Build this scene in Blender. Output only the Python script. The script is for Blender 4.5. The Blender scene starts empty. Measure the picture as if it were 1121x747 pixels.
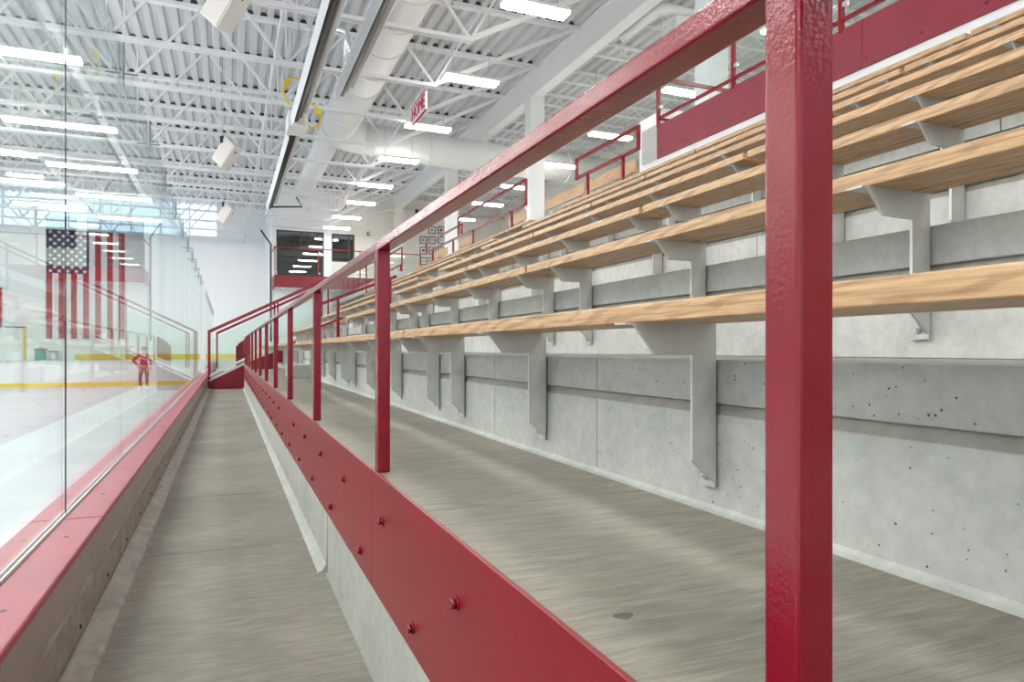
import bpy, bmesh, math, random
from mathutils import Vector, Matrix
random.seed(7)
scene = bpy.context.scene
COL = scene.collection
PI = math.pi

# ------------------------------------------------------------------ camera, world, exposure
H = 1.05                                   # eye height above the walkway floor (z = 0)
def Z(dz): return dz + H
cam_data = bpy.data.cameras.new('camera')
cam = bpy.data.objects.new('camera', cam_data); COL.objects.link(cam)
cam_data.sensor_width = 36.0; cam_data.lens = 36.0 * 747 / 1121
cam_data.shift_y = 9.5 / 1121; cam_data.clip_start = 0.05; cam_data.clip_end = 300
cam.location = (0, 0, H); cam.rotation_euler = (PI / 2, 0, -math.radians(22.70))
scene.camera = cam

world = bpy.data.worlds.new('world'); scene.world = world; world.use_nodes = True
wn = world.node_tree.nodes; wl = world.node_tree.links
wn.clear()
sky_mix = wn.new('ShaderNodeBackground'); wout = wn.new('ShaderNodeOutputWorld')
sky_mix.inputs[0].default_value = (0.62, 0.82, 1.0, 1); sky_mix.inputs[1].default_value = 1.15
wl.new(sky_mix.outputs[0], wout.inputs[0])

scene.view_settings.view_transform = 'Standard'
scene.view_settings.look = 'None'
scene.view_settings.gamma = 1.0
scene.view_settings.use_curve_mapping = False
scene.view_settings.exposure = 0.95
LAMP = 26.0                                # emission of the fluorescent diffusers
cy = scene.cycles
cy.max_bounces = 10; cy.diffuse_bounces = 6; cy.glossy_bounces = 5; cy.transparent_max_bounces = 40
cy.transmission_bounces = 6
cy.use_denoising = True; cy.sample_clamp_indirect = 8.0
cy.caustics_reflective = False; cy.caustics_refractive = False

# ------------------------------------------------------------------ materials
def new_mat(name):
    m = bpy.data.materials.new(name); m.use_nodes = True
    nt = m.node_tree
    return m, nt, nt.nodes['Principled BSDF']
def node(nt, kind, **kw):
    n = nt.nodes.new(kind)
    for k, v in kw.items(): setattr(n, k, v)
    return n
def plain(name, col, rough=0.5, metal=0.0, spec=0.5):
    m, nt, b = new_mat(name)
    b.inputs['Base Color'].default_value = (*col, 1); b.inputs['Roughness'].default_value = rough
    b.inputs['Metallic'].default_value = metal; b.inputs['Specular IOR Level'].default_value = spec
    return m
def coords(nt, scale=(1, 1, 1), kind='Object'):
    tc = node(nt, 'ShaderNodeTexCoord'); mp = node(nt, 'ShaderNodeMapping')
    mp.inputs['Scale'].default_value = scale
    if kind == 'World':
        g = node(nt, 'ShaderNodeNewGeometry'); nt.links.new(g.outputs['Position'], mp.inputs[0])
    else:
        nt.links.new(tc.outputs[kind], mp.inputs[0])
    return mp.outputs[0]
def noise(nt, vec, scale, detail=5, rough=0.6):
    n = node(nt, 'ShaderNodeTexNoise'); n.inputs['Scale'].default_value = scale
    n.inputs['Detail'].default_value = detail; n.inputs['Roughness'].default_value = rough
    nt.links.new(vec, n.inputs['Vector']); return n.outputs['Fac']
def ramp(nt, fac, stops):
    r = node(nt, 'ShaderNodeValToRGB'); e = r.color_ramp.elements
    while len(e) < len(stops): e.new(0.5)
    for el, (p, c) in zip(e, stops): el.position = p; el.color = (*c, 1)
    nt.links.new(fac, r.inputs[0]); return r.outputs[0]
def mix(nt, a, b, fac, mode='MIX'):
    n = node(nt, 'ShaderNodeMix', data_type='RGBA', blend_type=mode)
    for sock, v in ((n.inputs['Factor'], fac), (n.inputs['A'], a), (n.inputs['B'], b)):
        if isinstance(v, (int, float)): sock.default_value = v
        elif isinstance(v, tuple): sock.default_value = (*v, 1)
        else: nt.links.new(v, sock)
    return n.outputs['Result']
def bump(nt, b, fac, strength, dist):
    n = node(nt, 'ShaderNodeBump'); n.inputs['Strength'].default_value = strength; n.inputs['Distance'].default_value = dist
    nt.links.new(fac, n.inputs['Height']); nt.links.new(n.outputs[0], b.inputs['Normal'])

def red_paint(name, col, rough=0.28, peel=0.0):
    m, nt, b = new_mat(name)
    v = coords(nt, kind='World')
    f = noise(nt, v, 3.0, 3)
    nt.links.new(ramp(nt, f, [(0.3, tuple(c * 0.9 for c in col)), (0.7, tuple(c * 1.08 for c in col))]), b.inputs['Base Color'])
    b.inputs['Roughness'].default_value = rough
    if peel:
        bump(nt, b, noise(nt, v, 190, 2, 0.5), peel, 0.002)
    return m
RED = red_paint('red_gloss_paint', (0.235, 0.003, 0.016), 0.19, 0.24)
RED_PANEL = red_paint('red_satin_paint', (0.27, 0.009, 0.021), 0.34, 0.10)
RED_FASCIA = red_paint('red_fascia_paint', (0.22, 0.003, 0.021), 0.42, 0.0)
RED_CAP = red_paint('red_plastic_cap', (0.35, 0.034, 0.060), 0.40, 0.0)

def concrete_floor():
    m, nt, b = new_mat('broomed_concrete')
    vs = coords(nt, (2.0, 11.0, 1), 'World'); v = coords(nt, (1, 1, 1), 'World')
    f1 = noise(nt, vs, 3.2, 8, 0.72); f2 = noise(nt, v, 1.1, 4); f3 = noise(nt, coords(nt, (1.5, 30, 1), 'World'), 6, 4)
    c = ramp(nt, f1, [(0.30, (0.225, 0.203, 0.165)), (0.52, (0.31, 0.284, 0.238)), (0.74, (0.40, 0.372, 0.318))])
    c = mix(nt, c, ramp(nt, f2, [(0.35, (0.78, 0.78, 0.77)), (0.65, (1.12, 1.12, 1.10))]), 1.0, 'MULTIPLY')
    c = mix(nt, c, ramp(nt, f3, [(0.35, (0.82, 0.82, 0.81)), (0.62, (1.10, 1.10, 1.09))]), 1.0, 'MULTIPLY')
    d = node(nt, 'ShaderNodeVectorMath', operation='DISTANCE')             # an old oil spot on the platform
    mp = node(nt, 'ShaderNodeMapping'); mp.inputs['Scale'].default_value = (1, 1.3, 0); nt.links.new(v, mp.inputs[0])
    nt.links.new(mp.outputs[0], d.inputs[0]); d.inputs[1].default_value = (0.537, 0.859 * 1.3, 0)
    ad = node(nt, 'ShaderNodeMath', operation='MULTIPLY_ADD'); nt.links.new(noise(nt, v, 60, 3), ad.inputs[0]); ad.inputs[1].default_value = 0.02
    nt.links.new(d.outputs['Value'], ad.inputs[2])
    ls = node(nt, 'ShaderNodeMath', operation='LESS_THAN'); nt.links.new(ad.outputs[0], ls.inputs[0]); ls.inputs[1].default_value = 0.026
    c = mix(nt, c, mix(nt, c, (0.45, 0.45, 0.45), 1.0, 'MULTIPLY'), ls.outputs[0])
    nt.links.new(c, b.inputs['Base Color']); b.inputs['Roughness'].default_value = 0.55
    bump(nt, b, f3, 0.15, 0.003); return m
FLOOR = concrete_floor()
def concrete_wall(name, base, pits=True, pale=1.18):
    m, nt, b = new_mat(name)
    v = coords(nt, (1, 1, 1), 'World')
    f1 = noise(nt, v, 2.2, 7, 0.65); f2 = noise(nt, v, 26, 5, 0.7)
    c = ramp(nt, f1, [(0.3, tuple(x * 0.80 for x in base)), (0.55, base), (0.75, tuple(min(0.9, x * pale) for x in base))])
    c = mix(nt, c, ramp(nt, f2, [(0.3, (0.86, 0.86, 0.85)), (0.7, (1.1, 1.1, 1.1))]), 1.0, 'MULTIPLY')
    h = f2
    if pits:
        vo = node(nt, 'ShaderNodeTexVoronoi'); vo.inputs['Scale'].default_value = 64
        wv = node(nt, 'ShaderNodeTexNoise'); wv.inputs['Scale'].default_value = 70; nt.links.new(v, wv.inputs['Vector'])
        wa = node(nt, 'ShaderNodeVectorMath', operation='MULTIPLY_ADD'); nt.links.new(wv.outputs['Color'], wa.inputs[0])
        wa.inputs[1].default_value = (0.014, 0.014, 0.014); nt.links.new(v, wa.inputs[2]); nt.links.new(wa.outputs[0], vo.inputs['Vector'])
        sp = node(nt, 'ShaderNodeSeparateColor'); nt.links.new(vo.outputs['Color'], sp.inputs[0])
        lt = node(nt, 'ShaderNodeMath', operation='LESS_THAN'); nt.links.new(vo.outputs['Distance'], lt.inputs[0])
        md = node(nt, 'ShaderNodeMath', operation='MULTIPLY_ADD')          # pit radius varies per cell, most cells have none
        nt.links.new(sp.outputs[0], md.inputs[0]); md.inputs[1].default_value = 0.9; md.inputs[2].default_value = -0.73
        nt.links.new(md.outputs[0], lt.inputs[1])
        c = mix(nt, c, (0.05, 0.05, 0.045), lt.outputs[0])
    nt.links.new(c, b.inputs['Base Color']); b.inputs['Roughness'].default_value = 0.62
    bump(nt, b, h, 0.22, 0.004); return m
CONC_RAW = concrete_wall('raw_precast_concrete', (0.46, 0.468, 0.44))
CONC_LIGHT = concrete_wall('pale_precast_concrete', (0.60, 0.60, 0.565), pits=False)
CONC_FOOT = concrete_wall('smooth_precast_concrete', (0.50, 0.51, 0.48))
CONC_GROOVE = concrete_wall('form_groove_concrete', (0.36, 0.34, 0.30), pits=False)
CONC_CURB = concrete_wall('pale_curb_concrete', (0.50, 0.50, 0.465), pits=False)
def oak():
    m, nt, b = new_mat('clear_oak')
    vs = coords(nt, (30, 1.0, 30)); v = coords(nt, (1, 0.16, 1))
    oi = node(nt, 'ShaderNodeObjectInfo')
    f = noise(nt, vs, 4.5, 6, 0.6)
    w = node(nt, 'ShaderNodeTexWave', wave_type='BANDS', bands_direction='DIAGONAL')
    w.inputs['Scale'].default_value = 17; w.inputs['Distortion'].default_value = 11; w.inputs['Detail'].default_value = 3; w.inputs['Detail Scale'].default_value = 1.2
    nt.links.new(v, w.inputs['Vector'])
    c = ramp(nt, f, [(0.30, (0.36, 0.195, 0.092)), (0.50, (0.56, 0.35, 0.185)), (0.72, (0.70, 0.475, 0.28))])
    c = mix(nt, c, ramp(nt, w.outputs['Fac'], [(0.1, (0.76, 0.70, 0.62)), (0.55, (1.08, 1.07, 1.05))]), 0.8, 'MULTIPLY')
    c = mix(nt, c, ramp(nt, oi.outputs['Random'], [(0.0, (0.93, 0.93, 0.93)), (1.0, (1.06, 1.04, 1.02))]), 1.0, 'MULTIPLY')
    nt.links.new(c, b.inputs['Base Color']); b.inputs['Roughness'].default_value = 0.38
    return m
OAK = oak()
def metal_mat(name, col, rough, metal):
    m, nt, b = new_mat(name)
    f = noise(nt, coords(nt, (1, 1, 1)), 9, 4)
    nt.links.new(ramp(nt, f, [(0.3, tuple(c * 0.86 for c in col)), (0.7, tuple(c * 1.08 for c in col))]), b.inputs['Base Color'])
    b.inputs['Roughness'].default_value = rough; b.inputs['Metallic'].default_value = metal; return m
ALU = metal_mat('mill_aluminium', (0.60, 0.598, 0.57), 0.38, 0.35)
STEEL = metal_mat('bright_steel', (0.72, 0.74, 0.76), 0.25, 0.9)
REFL = plain('polished_reflector', (0.74, 0.75, 0.77), 0.35, 0.35)
DARK = plain('dark_tube', (0.055, 0.05, 0.045), 0.5, 0.3)
WHITE = plain('white_painted_steel', (0.80, 0.81, 0.82), 0.5)
DECK = plain('white_painted_deck', (0.62, 0.63, 0.645), 0.6)
DUCT = plain('white_painted_duct', (0.82, 0.82, 0.81), 0.45)
WALLP = plain('white_wall_paint', (0.87, 0.88, 0.895), 0.6)
CLAMP = plain('dull_clamp_steel', (0.30, 0.32, 0.38), 0.35, 0.5)
WALLW = plain('warm_white_wall_paint', (0.80, 0.765, 0.70), 0.6)
GREYP = plain('grey_perforated_panel', (0.50, 0.50, 0.49), 0.6)
BOARD = plain('white_board_plastic', (0.80, 0.79, 0.80), 0.3)
YELLOW = plain('yellow_plastic', (0.85, 0.60, 0.03), 0.35)
BLACK = plain('black_rubber', (0.015, 0.015, 0.018), 0.5)
FLUTE_SHADE = plain('flute_shade_dark', (0.06, 0.06, 0.065), 0.8)  # near-black colour stands in for shade inside the open deck flutes
GREEN = plain('green_plastic', (0.03, 0.30, 0.20), 0.5)
BEIGE = plain('speaker_shell', (0.72, 0.69, 0.65), 0.5)
HOSE = plain('yellow_gas_hose', (0.80, 0.62, 0.02), 0.4)
SKIN = plain('skin_tone', (0.55, 0.33, 0.24), 0.5)
JERSEY = plain('red_jersey_cloth', (0.50, 0.02, 0.04), 0.8)
TROUSER = plain('dark_maroon_cloth', (0.13, 0.05, 0.06), 0.8)
def ice():
    m, nt, b = new_mat('rink_ice')
    v = coords(nt, (1, 1, 1), 'World'); f = noise(nt, v, 0.35, 6)
    nt.links.new(ramp(nt, f, [(0.3, (0.56, 0.62, 0.67)), (0.7, (0.66, 0.71, 0.75))]), b.inputs['Base Color'])
    b.inputs['Roughness'].default_value = 0.26; return m
ICE = ice()
def board_back():
    m, nt, b = new_mat('beige_board_skin')  # the board's own beige, paler towards the foot
    v = coords(nt, (1, 1, 1), 'World'); f = noise(nt, v, 6, 5)
    c1 = ramp(nt, f, [(0.3, (0.27, 0.215, 0.17)), (0.7, (0.33, 0.27, 0.22))])
    c2 = ramp(nt, f, [(0.3, (0.40, 0.345, 0.29)), (0.7, (0.48, 0.42, 0.36))])
    sx = node(nt, 'ShaderNodeSeparateXYZ'); nt.links.new(v, sx.inputs[0])
    ma = node(nt, 'ShaderNodeMath', operation='MULTIPLY_ADD'); nt.links.new(noise(nt, coords(nt, (0, 1, 0), 'World'), 2.6, 3), ma.inputs[0])
    ma.inputs[1].default_value = -0.16; nt.links.new(sx.outputs[2], ma.inputs[2])      # a scuffed, wavy splash line along the foot
    lt = node(nt, 'ShaderNodeMath', operation='LESS_THAN'); nt.links.new(ma.outputs[0], lt.inputs[0]); lt.inputs[1].default_value = 0.10
    nt.links.new(mix(nt, c1, c2, lt.outputs[0]), b.inputs['Base Color'])
    b.inputs['Roughness'].default_value = 0.3; return m
BACK = board_back()
def stained_kick():
    m, nt, b = new_mat('stained_kick_strip')
    v = coords(nt, (1, 0.6, 1), 'World'); f = noise(nt, v, 16, 6)
    nt.links.new(ramp(nt, f, [(0.3, (0.22, 0.19, 0.155)), (0.7, (0.40, 0.355, 0.30))]), b.inputs['Base Color'])
    b.inputs['Roughness'].default_value = 0.5; return m
KICK = stained_kick()
def glass(name, tint=(0.955, 0.98, 0.97), base=0.03):
    m = bpy.data.materials.new(name); m.use_nodes = True; nt = m.node_tree; nt.nodes.clear()
    lw = node(nt, 'ShaderNodeLayerWeight'); lw.inputs['Blend'].default_value = 0.5
    p = node(nt, 'ShaderNodeMath', operation='POWER'); p.inputs[1].default_value = 5.0
    nt.links.new(lw.outputs['Facing'], p.inputs[0])
    ma = node(nt, 'ShaderNodeMath', operation='MULTIPLY_ADD'); ma.inputs[1].default_value = 0.58; ma.inputs[2].default_value = base
    nt.links.new(p.outputs[0], ma.inputs[0])
    t = node(nt, 'ShaderNodeBsdfTransparent'); t.inputs[0].default_value = (*tint, 1)
    g = node(nt, 'ShaderNodeBsdfGlossy'); g.inputs['Roughness'].default_value = 0.0; g.inputs['Color'].default_value = (0.95, 0.97, 0.97, 1)
    mx = node(nt, 'ShaderNodeMixShader'); nt.links.new(ma.outputs[0], mx.inputs[0])
    nt.links.new(t.outputs[0], mx.inputs[1]); nt.links.new(g.outputs[0], mx.inputs[2])
    o = node(nt, 'ShaderNodeOutputMaterial'); nt.links.new(mx.outputs[0], o.inputs[0]); return m
GLASS = glass('rink_glass')
GLASS_GREEN = glass('green_tinted_glass', (0.94, 0.978, 0.96))
GLASS_WIN = glass('window_glass', (0.95, 0.98, 1.0))
GLASS_DARK = glass('smoked_window_glass', (0.30, 0.29, 0.27), 0.10)
GLASS_EDGE = plain('glass_edge_seal', (0.02, 0.03, 0.06), 0.2)
def emissive(name, col, strength):
    m = bpy.data.materials.new(name); m.use_nodes = True; nt = m.node_tree; nt.nodes.clear()
    e = node(nt, 'ShaderNodeEmission'); e.inputs[0].default_value = (*col, 1); e.inputs[1].default_value = strength
    o = node(nt, 'ShaderNodeOutputMaterial'); nt.links.new(e.outputs[0], o.inputs[0]); return m
GLOW = emissive('fluorescent_glow', (1.0, 0.985, 0.95), LAMP)

# ------------------------------------------------------------------ mesh helpers
ORG = {}
class MB:
    """collects shapes in world space; build() links them as one object"""
    def __init__(s): s.v = []; s.f = []; s.smooth = set()
    def add(s, vs, fs, smooth=False):
        n = len(s.v); s.v += [tuple(p) for p in vs]
        for f in fs:
            if smooth: s.smooth.add(len(s.f))
            s.f.append(tuple(i + n for i in f))
        return s
    def box(s, x0, x1, y0, y1, z0, z1, cb=0.0):
        if cb <= 0:
            vs = [(x, y, z) for x in (x0, x1) for y in (y0, y1) for z in (z0, z1)]
            return s.add(vs, [(0, 1, 3, 2), (4, 6, 7, 5), (0, 4, 5, 1), (2, 3, 7, 6), (0, 2, 6, 4), (1, 5, 7, 3)])
        bm = bmesh.new(); bmesh.ops.create_cube(bm, size=1)
        for v in bm.verts:
            v.co = Vector(((x0 + x1) / 2 + v.co.x * (x1 - x0), (y0 + y1) / 2 + v.co.y * (y1 - y0), (z0 + z1) / 2 + v.co.z * (z1 - z0)))
        bmesh.ops.bevel(bm, geom=bm.edges[:], offset=cb, segments=3, profile=0.5, affect='EDGES')
        bm.verts.index_update()
        s.add([v.co[:] for v in bm.verts], [[v.index for v in f.verts] for f in bm.faces]); bm.free(); return s
    def prism(s, poly, a, b, axis='y'):
        """polygon (u, w) extruded from a to b; axis y: (x, z), axis x: (y, z), axis z: (x, y)"""
        def P(u, w, t): return {'y': (u, t, w), 'x': (t, u, w), 'z': (u, w, t)}[axis]
        n = len(poly)
        vs = [P(u, w, a) for u, w in poly] + [P(u, w, b) for u, w in poly]
        return s.add(vs, [tuple(range(n)), tuple(range(2 * n - 1, n - 1, -1))] + [(i, i + n, (i + 1) % n + n, (i + 1) % n) for i in range(n)])
    def bar(s, p, q, w, h=None, up=(0, 0, 1)):
        h = w if h is None else h
        p = Vector(p); q = Vector(q); d = (q - p).normalized(); u = Vector(up)
        if abs(d.dot(u)) > 0.98: u = Vector((0, 1, 0))
        r = d.cross(u).normalized(); u = r.cross(d).normalized()
        vs = [e + r * a * w / 2 + u * c * h / 2 for e in (p, q) for a, c in ((-1, -1), (1, -1), (1, 1), (-1, 1))]
        return s.add(vs, [(0, 1, 2, 3), (7, 6, 5, 4)] + [(i, i + 4, (i + 1) % 4 + 4, (i + 1) % 4) for i in range(4)])
    def tube(s, pts, r, n=10, cap=True):
        pts = [Vector(p) for p in pts]; rs = r if isinstance(r, (list, tuple)) else [r] * len(pts)
        vs = []; ref = None
        for i, p in enumerate(pts):
            d = (pts[min(i + 1, len(pts) - 1)] - pts[max(i - 1, 0)]).normalized()
            if ref is None:
                ref = Vector((0, 0, 1)) if abs(d.z) < 0.9 else Vector((1, 0, 0))
            a = d.cross(ref).normalized(); b = a.cross(d).normalized(); ref = b
            vs += [p + (a * math.cos(2 * PI * k / n) + b * math.sin(2 * PI * k / n)) * rs[i] for k in range(n)]
        fs = [(i * n + k, i * n + (k + 1) % n, (i + 1) * n + (k + 1) % n, (i + 1) * n + k) for i in range(len(pts) - 1) for k in range(n)]
        s.add(vs, fs, True)
        if cap:
            m = len(s.v) - len(vs)
            s.f.append(tuple(m + k for k in range(n - 1, -1, -1))); s.f.append(tuple(m + (len(pts) - 1) * n + k for k in range(n)))
        return s
    def build(s, name, m, parent=None, org=None, mats=None):
        xs = list(zip(*s.v))
        o3 = Vector(org) if org is not None else Vector([(min(c) + max(c)) / 2 for c in xs])
        me = bpy.data.meshes.new(name)
        me.from_pydata([Vector(p) - o3 for p in s.v], [], s.f)
        bm = bmesh.new(); bm.from_mesh(me); bmesh.ops.recalc_face_normals(bm, faces=bm.faces[:]); bm.to_mesh(me); bm.free()
        for i in s.smooth: me.polygons[i].use_smooth = True
        me.materials.append(m)
        o = bpy.data.objects.new(name, me); COL.objects.link(o); place(o, o3, parent); return o
def place(o, world, parent=None):
    world = Vector(world); ORG[o] = world
    if parent is not None:
        o.parent = parent; o.location = world - ORG[parent]
    else: o.location = world
def copy_of(src, world, parent=None):
    c = src.copy(); COL.objects.link(c); c.parent = None; place(c, world, parent); return c
def copy_tree(src, world, parent=None):
    c = copy_of(src, world, parent)
    for ch in src.children: copy_tree(ch, Vector(world) + (ORG[ch] - ORG[src]), c)
    return c
def tag(o, label, cat, group=None):
    o['label'] = label; o['category'] = cat
    if group: o['group'] = group
    return o
def thing(name, loc, label, cat, group=None):
    o = bpy.data.objects.new(name, None); COL.objects.link(o); o.empty_display_size = 0.1
    place(o, loc); return tag(o, label, cat, group)
def structure(o): o['kind'] = 'structure'; return o
def struct_root(name, loc=(0, 0, 0)):
    o = bpy.data.objects.new(name, None); COL.objects.link(o); place(o, loc); o['kind'] = 'structure'; return o
ORD = ['first', 'second', 'third', 'fourth', 'fifth', 'sixth', 'seventh', 'eighth', 'ninth', 'tenth', 'eleventh', 'twelfth',
       'thirteenth', 'fourteenth', 'fifteenth', 'sixteenth', 'seventeenth', 'eighteenth', 'nineteenth', 'twentieth',
       'twenty-first', 'twenty-second', 'twenty-third', 'twenty-fourth', 'twenty-fifth']

# ------------------------------------------------------------------ key dimensions
XR = 0.44                                   # guardrail face
XB, RUN, RISE = 0.85, 0.663, 0.3575         # front edge of lowest seat, tread depth, riser height
XD, ZT = 1.087, Z(-0.0236)                  # first riser face, its top
ZPLAT = Z(-0.39)
ZICE = Z(-1.75)
XG = -0.613                                 # rink glass
YEND = 19.0                                 # end of the seating
ZCON = Z(2.48)                              # upper concourse
ZCH, ZDK = Z(5.88), Z(7.90)                 # joist bottom chord, roof deck
YSTAIR = 19.8
YFAR, YWALL, YEW = 38.0, 40.8, 35.0         # far boards, far wall, end wall of the stands

# ------------------------------------------------------------------ floors
fl = struct_root('floor', (0, 3, 0))
seams = [-4, 0.9, 3.9, 5.35, 8.3, 11.2, 14.2, 17.0, YSTAIR + 0.4]
for a, b in zip(seams, seams[1:]):
    MB().box(-0.474, XR, a + 0.003, b - 0.003, -0.12, 0).build('slab', FLOOR, fl)
structure(MB().box(-0.60, 6, -4.2, 41, -0.9, -0.121).build('floor_base', CONC_GROOVE))
pf = struct_root('floor_platform', (0.8, 8, ZPLAT))
seams = [-4, 1.6, 4.7, 7.8, 10.9, 14.0, 17.1, 22.5]
for a, b in zip(seams, seams[1:]):
    MB().box(XR + 0.0, XD + 0.02, a + 0.0015, b - 0.0015, ZPLAT - 0.05, ZPLAT).build('slab', FLOOR, pf)
structure(MB().box(-30, XG + 0.03, -11, YFAR, ZICE - 0.2, ZICE).build('floor_ice', ICE))
structure(MB().box(-30, 14, YFAR, YWALL, ZICE - 0.2, ZICE - 0.02).build('floor_far_end', CONC_FOOT))
structure(MB().box(0.9, 14, 19.2, YFAR, -0.85, -0.13).build('floor_under_stair', CONC_FOOT))
MB().prism([(XD - 0.022, ZPLAT + 0.0005), (XD - 0.001, ZPLAT + 0.0005), (XD - 0.001, ZPLAT + 0.015), (XD - 0.008, ZPLAT + 0.006)], -4, YEND).build('foot_cove', CONC_FOOT, pf)
# curb under the kick plate: two lengths, the far one with a broad cove at its foot
cb = struct_root('trim_curb', (XR, 8, 0))
MB().prism([(XR, 0), (XR, ZPLAT - 0.051), (XR + 0.6, ZPLAT - 0.051), (XR + 0.6, -0.05), (XR - 0.012, -0.05), (XR - 0.012, 0.004)], -4, 3.30).build('curb_length', CONC_CURB, cb)
MB().prism([(XR - 0.006, 0.04), (XR - 0.001, 0.30), (XR - 0.001, ZPLAT - 0.051), (XR + 0.6, ZPLAT - 0.051), (XR + 0.6, -0.05), (XR - 0.045, -0.05), (XR - 0.045, 0.003), (XR - 0.024, 0.012)], 3.306, YSTAIR - 0.01).build('curb_length', CONC_CURB, cb)

# ------------------------------------------------------------------ seating terrace: seven risers of precast panels
JOINTS = [-4.0, 1.9, 2.8, 5.3, 7.9, 10.4, 13.0, 15.6, YEND]
for k in range(8):
    x = XD + k * RUN; zt = ZT + k * RISE; zf = ZPLAT if k == 0 else zt - RISE
    root = struct_root('wall_riser', (x, 8, zf))
    zg0, zg1 = zt - 0.132, zt - 0.106
    off = (k % 3) * 0.37
    js = [JOINTS[0]] + [j + off for j in JOINTS[1:-1]] + [YEND]
    for a, b in zip(js, js[1:]):
        MB().box(x, x + 0.05, a + 0.002, b - 0.002, zf, zg0, 0.003).build('lower_panel', CONC_FOOT if k == 0 else CONC_LIGHT, root)
        MB().box(x, x + 0.05, a + 0.002, b - 0.002, zg1, zt, 0.004).build('upper_panel', CONC_RAW, root)
        MB().prism([(x + 0.022, zg1 + 0.005), (x + 0.002, zg0 - 0.001), (x + 0.05, zg0 - 0.001), (x + 0.05, zg1 + 0.005)], a, b).build('groove', CONC_GROOVE, root)
    MB().box(x + 0.03, x + RUN + 0.06, -4, YEND, zf - 0.15, zt - 0.012).build('core', CONC_GROOVE, root)
    MB().box(x + 0.002, x + RUN, -4, YEND, zt - 0.013, zt - 0.0005).build('tread', CONC_GROOVE, root)
# upper concourse floor and its white back walls
structure(MB().box(XD + 8 * RUN - 0.02, 14, -10, YEW, ZCON - 0.3, ZCON).build('floor_concourse', CONC_FOOT))

structure(MB().box(4.9, XD + 8 * RUN - 0.02, 21.25, YEW, ZCON - 0.3, ZCON).build('floor_stair_head', CONC_FOOT))

# ------------------------------------------------------------------ bleacher benches
ROWS = ['lowest', 'second', 'third', 'fourth', 'fifth', 'sixth', 'top']
SECT = [(-0.6, 3.405), (3.44, 6.45), (6.48, 9.55), (10.75, 13.79), (13.82, 16.87), (16.90, 18.9)]
SECN = ['beside the thick front guardrail post', 'just past the first plank joint', 'ending at the stepped aisle',
        'starting beyond the stepped aisle', 'next-to-last before the stair', 'last before the stair']
def bracket_meshes():
    # profile (x from bench front, z from seat underside) taken from the cut plates under the lowest seat
    x0 = XB; zu = Z(0.0617)
    poly = [(0.846, zu), (0.905, zu - 0.072), (1.010, zu - 0.074), (1.010, Z(-0.262)), (1.072, Z(-0.315)), (1.077, Z(-0.315)), (1.077, zu)]
    m = MB()
    m.prism(poly, -0.004, 0.004)
    m.prism([(0.828, zu), (0.828, zu - 0.005), (1.077, zu - 0.005), (1.077, zu)], -0.003, 0.045)                        # seat flange
    m.prism([(1.075, zu), (1.075, Z(-0.33)), (1.080, Z(-0.33)), (1.080, zu)], -0.003, 0.050)                            # wall flange
    b = MB().tube([(1.078, 0.028, Z(-0.302)), (1.058, 0.028, Z(-0.302))], 0.006, 8)
    b.tube([(1.078, 0.028, Z(-0.302)), (1.066, 0.028, Z(-0.302))], 0.011, 6)
    return m, b
bm_, bo_ = bracket_meshes()
proto_bracket = None
for k in range(7):
    for si, (a, b) in enumerate(SECT):
        J = (3.50, 3.42, 3.30, 3.20)[min(k, 3)] - 3.42
        a += J if 0 < si < 3 else 0; b += J if si < 2 else 0
        xf = XB + k * RUN; zs = Z(0.103) + k * RISE
        rw = ROWS[k]
        bench = thing('bleacher_bench', (xf + 0.11, (a + b) / 2, zs - 0.04), f'oak plank seat in the {rw} row, {SECN[si]}', 'bench', f'plank seats of the {rw} row')
        MB().box(xf, xf + 0.158, a, b, zs - 0.0413, zs, 0.004).build('plank', OAK, bench)
        MB().box(xf + 0.162, xf + 0.224, a, b, zs - 0.0413, zs, 0.004).build('plank', OAK, bench)
        n = 4 if b - a > 2.5 else 3
        ys = ([0.43, 1.32, 2.26, 3.19], [0.4, 1.26, 2.19, 3.10], [0.6, 1.61, 2.12, 3.06], [0.3, 1.2, 2.11, 3.0])[min(k, 3)] if si == 0 else [a + 0.10 + (b - a - 0.38) * i / (n - 1) for i in range(n)]
        for y in ys:
            w = Vector((0.95 + k * RUN, y, Z(-0.1) + k * RISE))
            if proto_bracket is None:
                for m in (bm_, bo_): m.v = [(p[0], p[1] + y, p[2]) for p in m.v]
                proto_bracket = bm_.build('bracket', ALU, bench, org=w); bo_.build('bolt', STEEL, proto_bracket)
            else:
                copy_tree(proto_bracket, w, bench)

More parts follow.
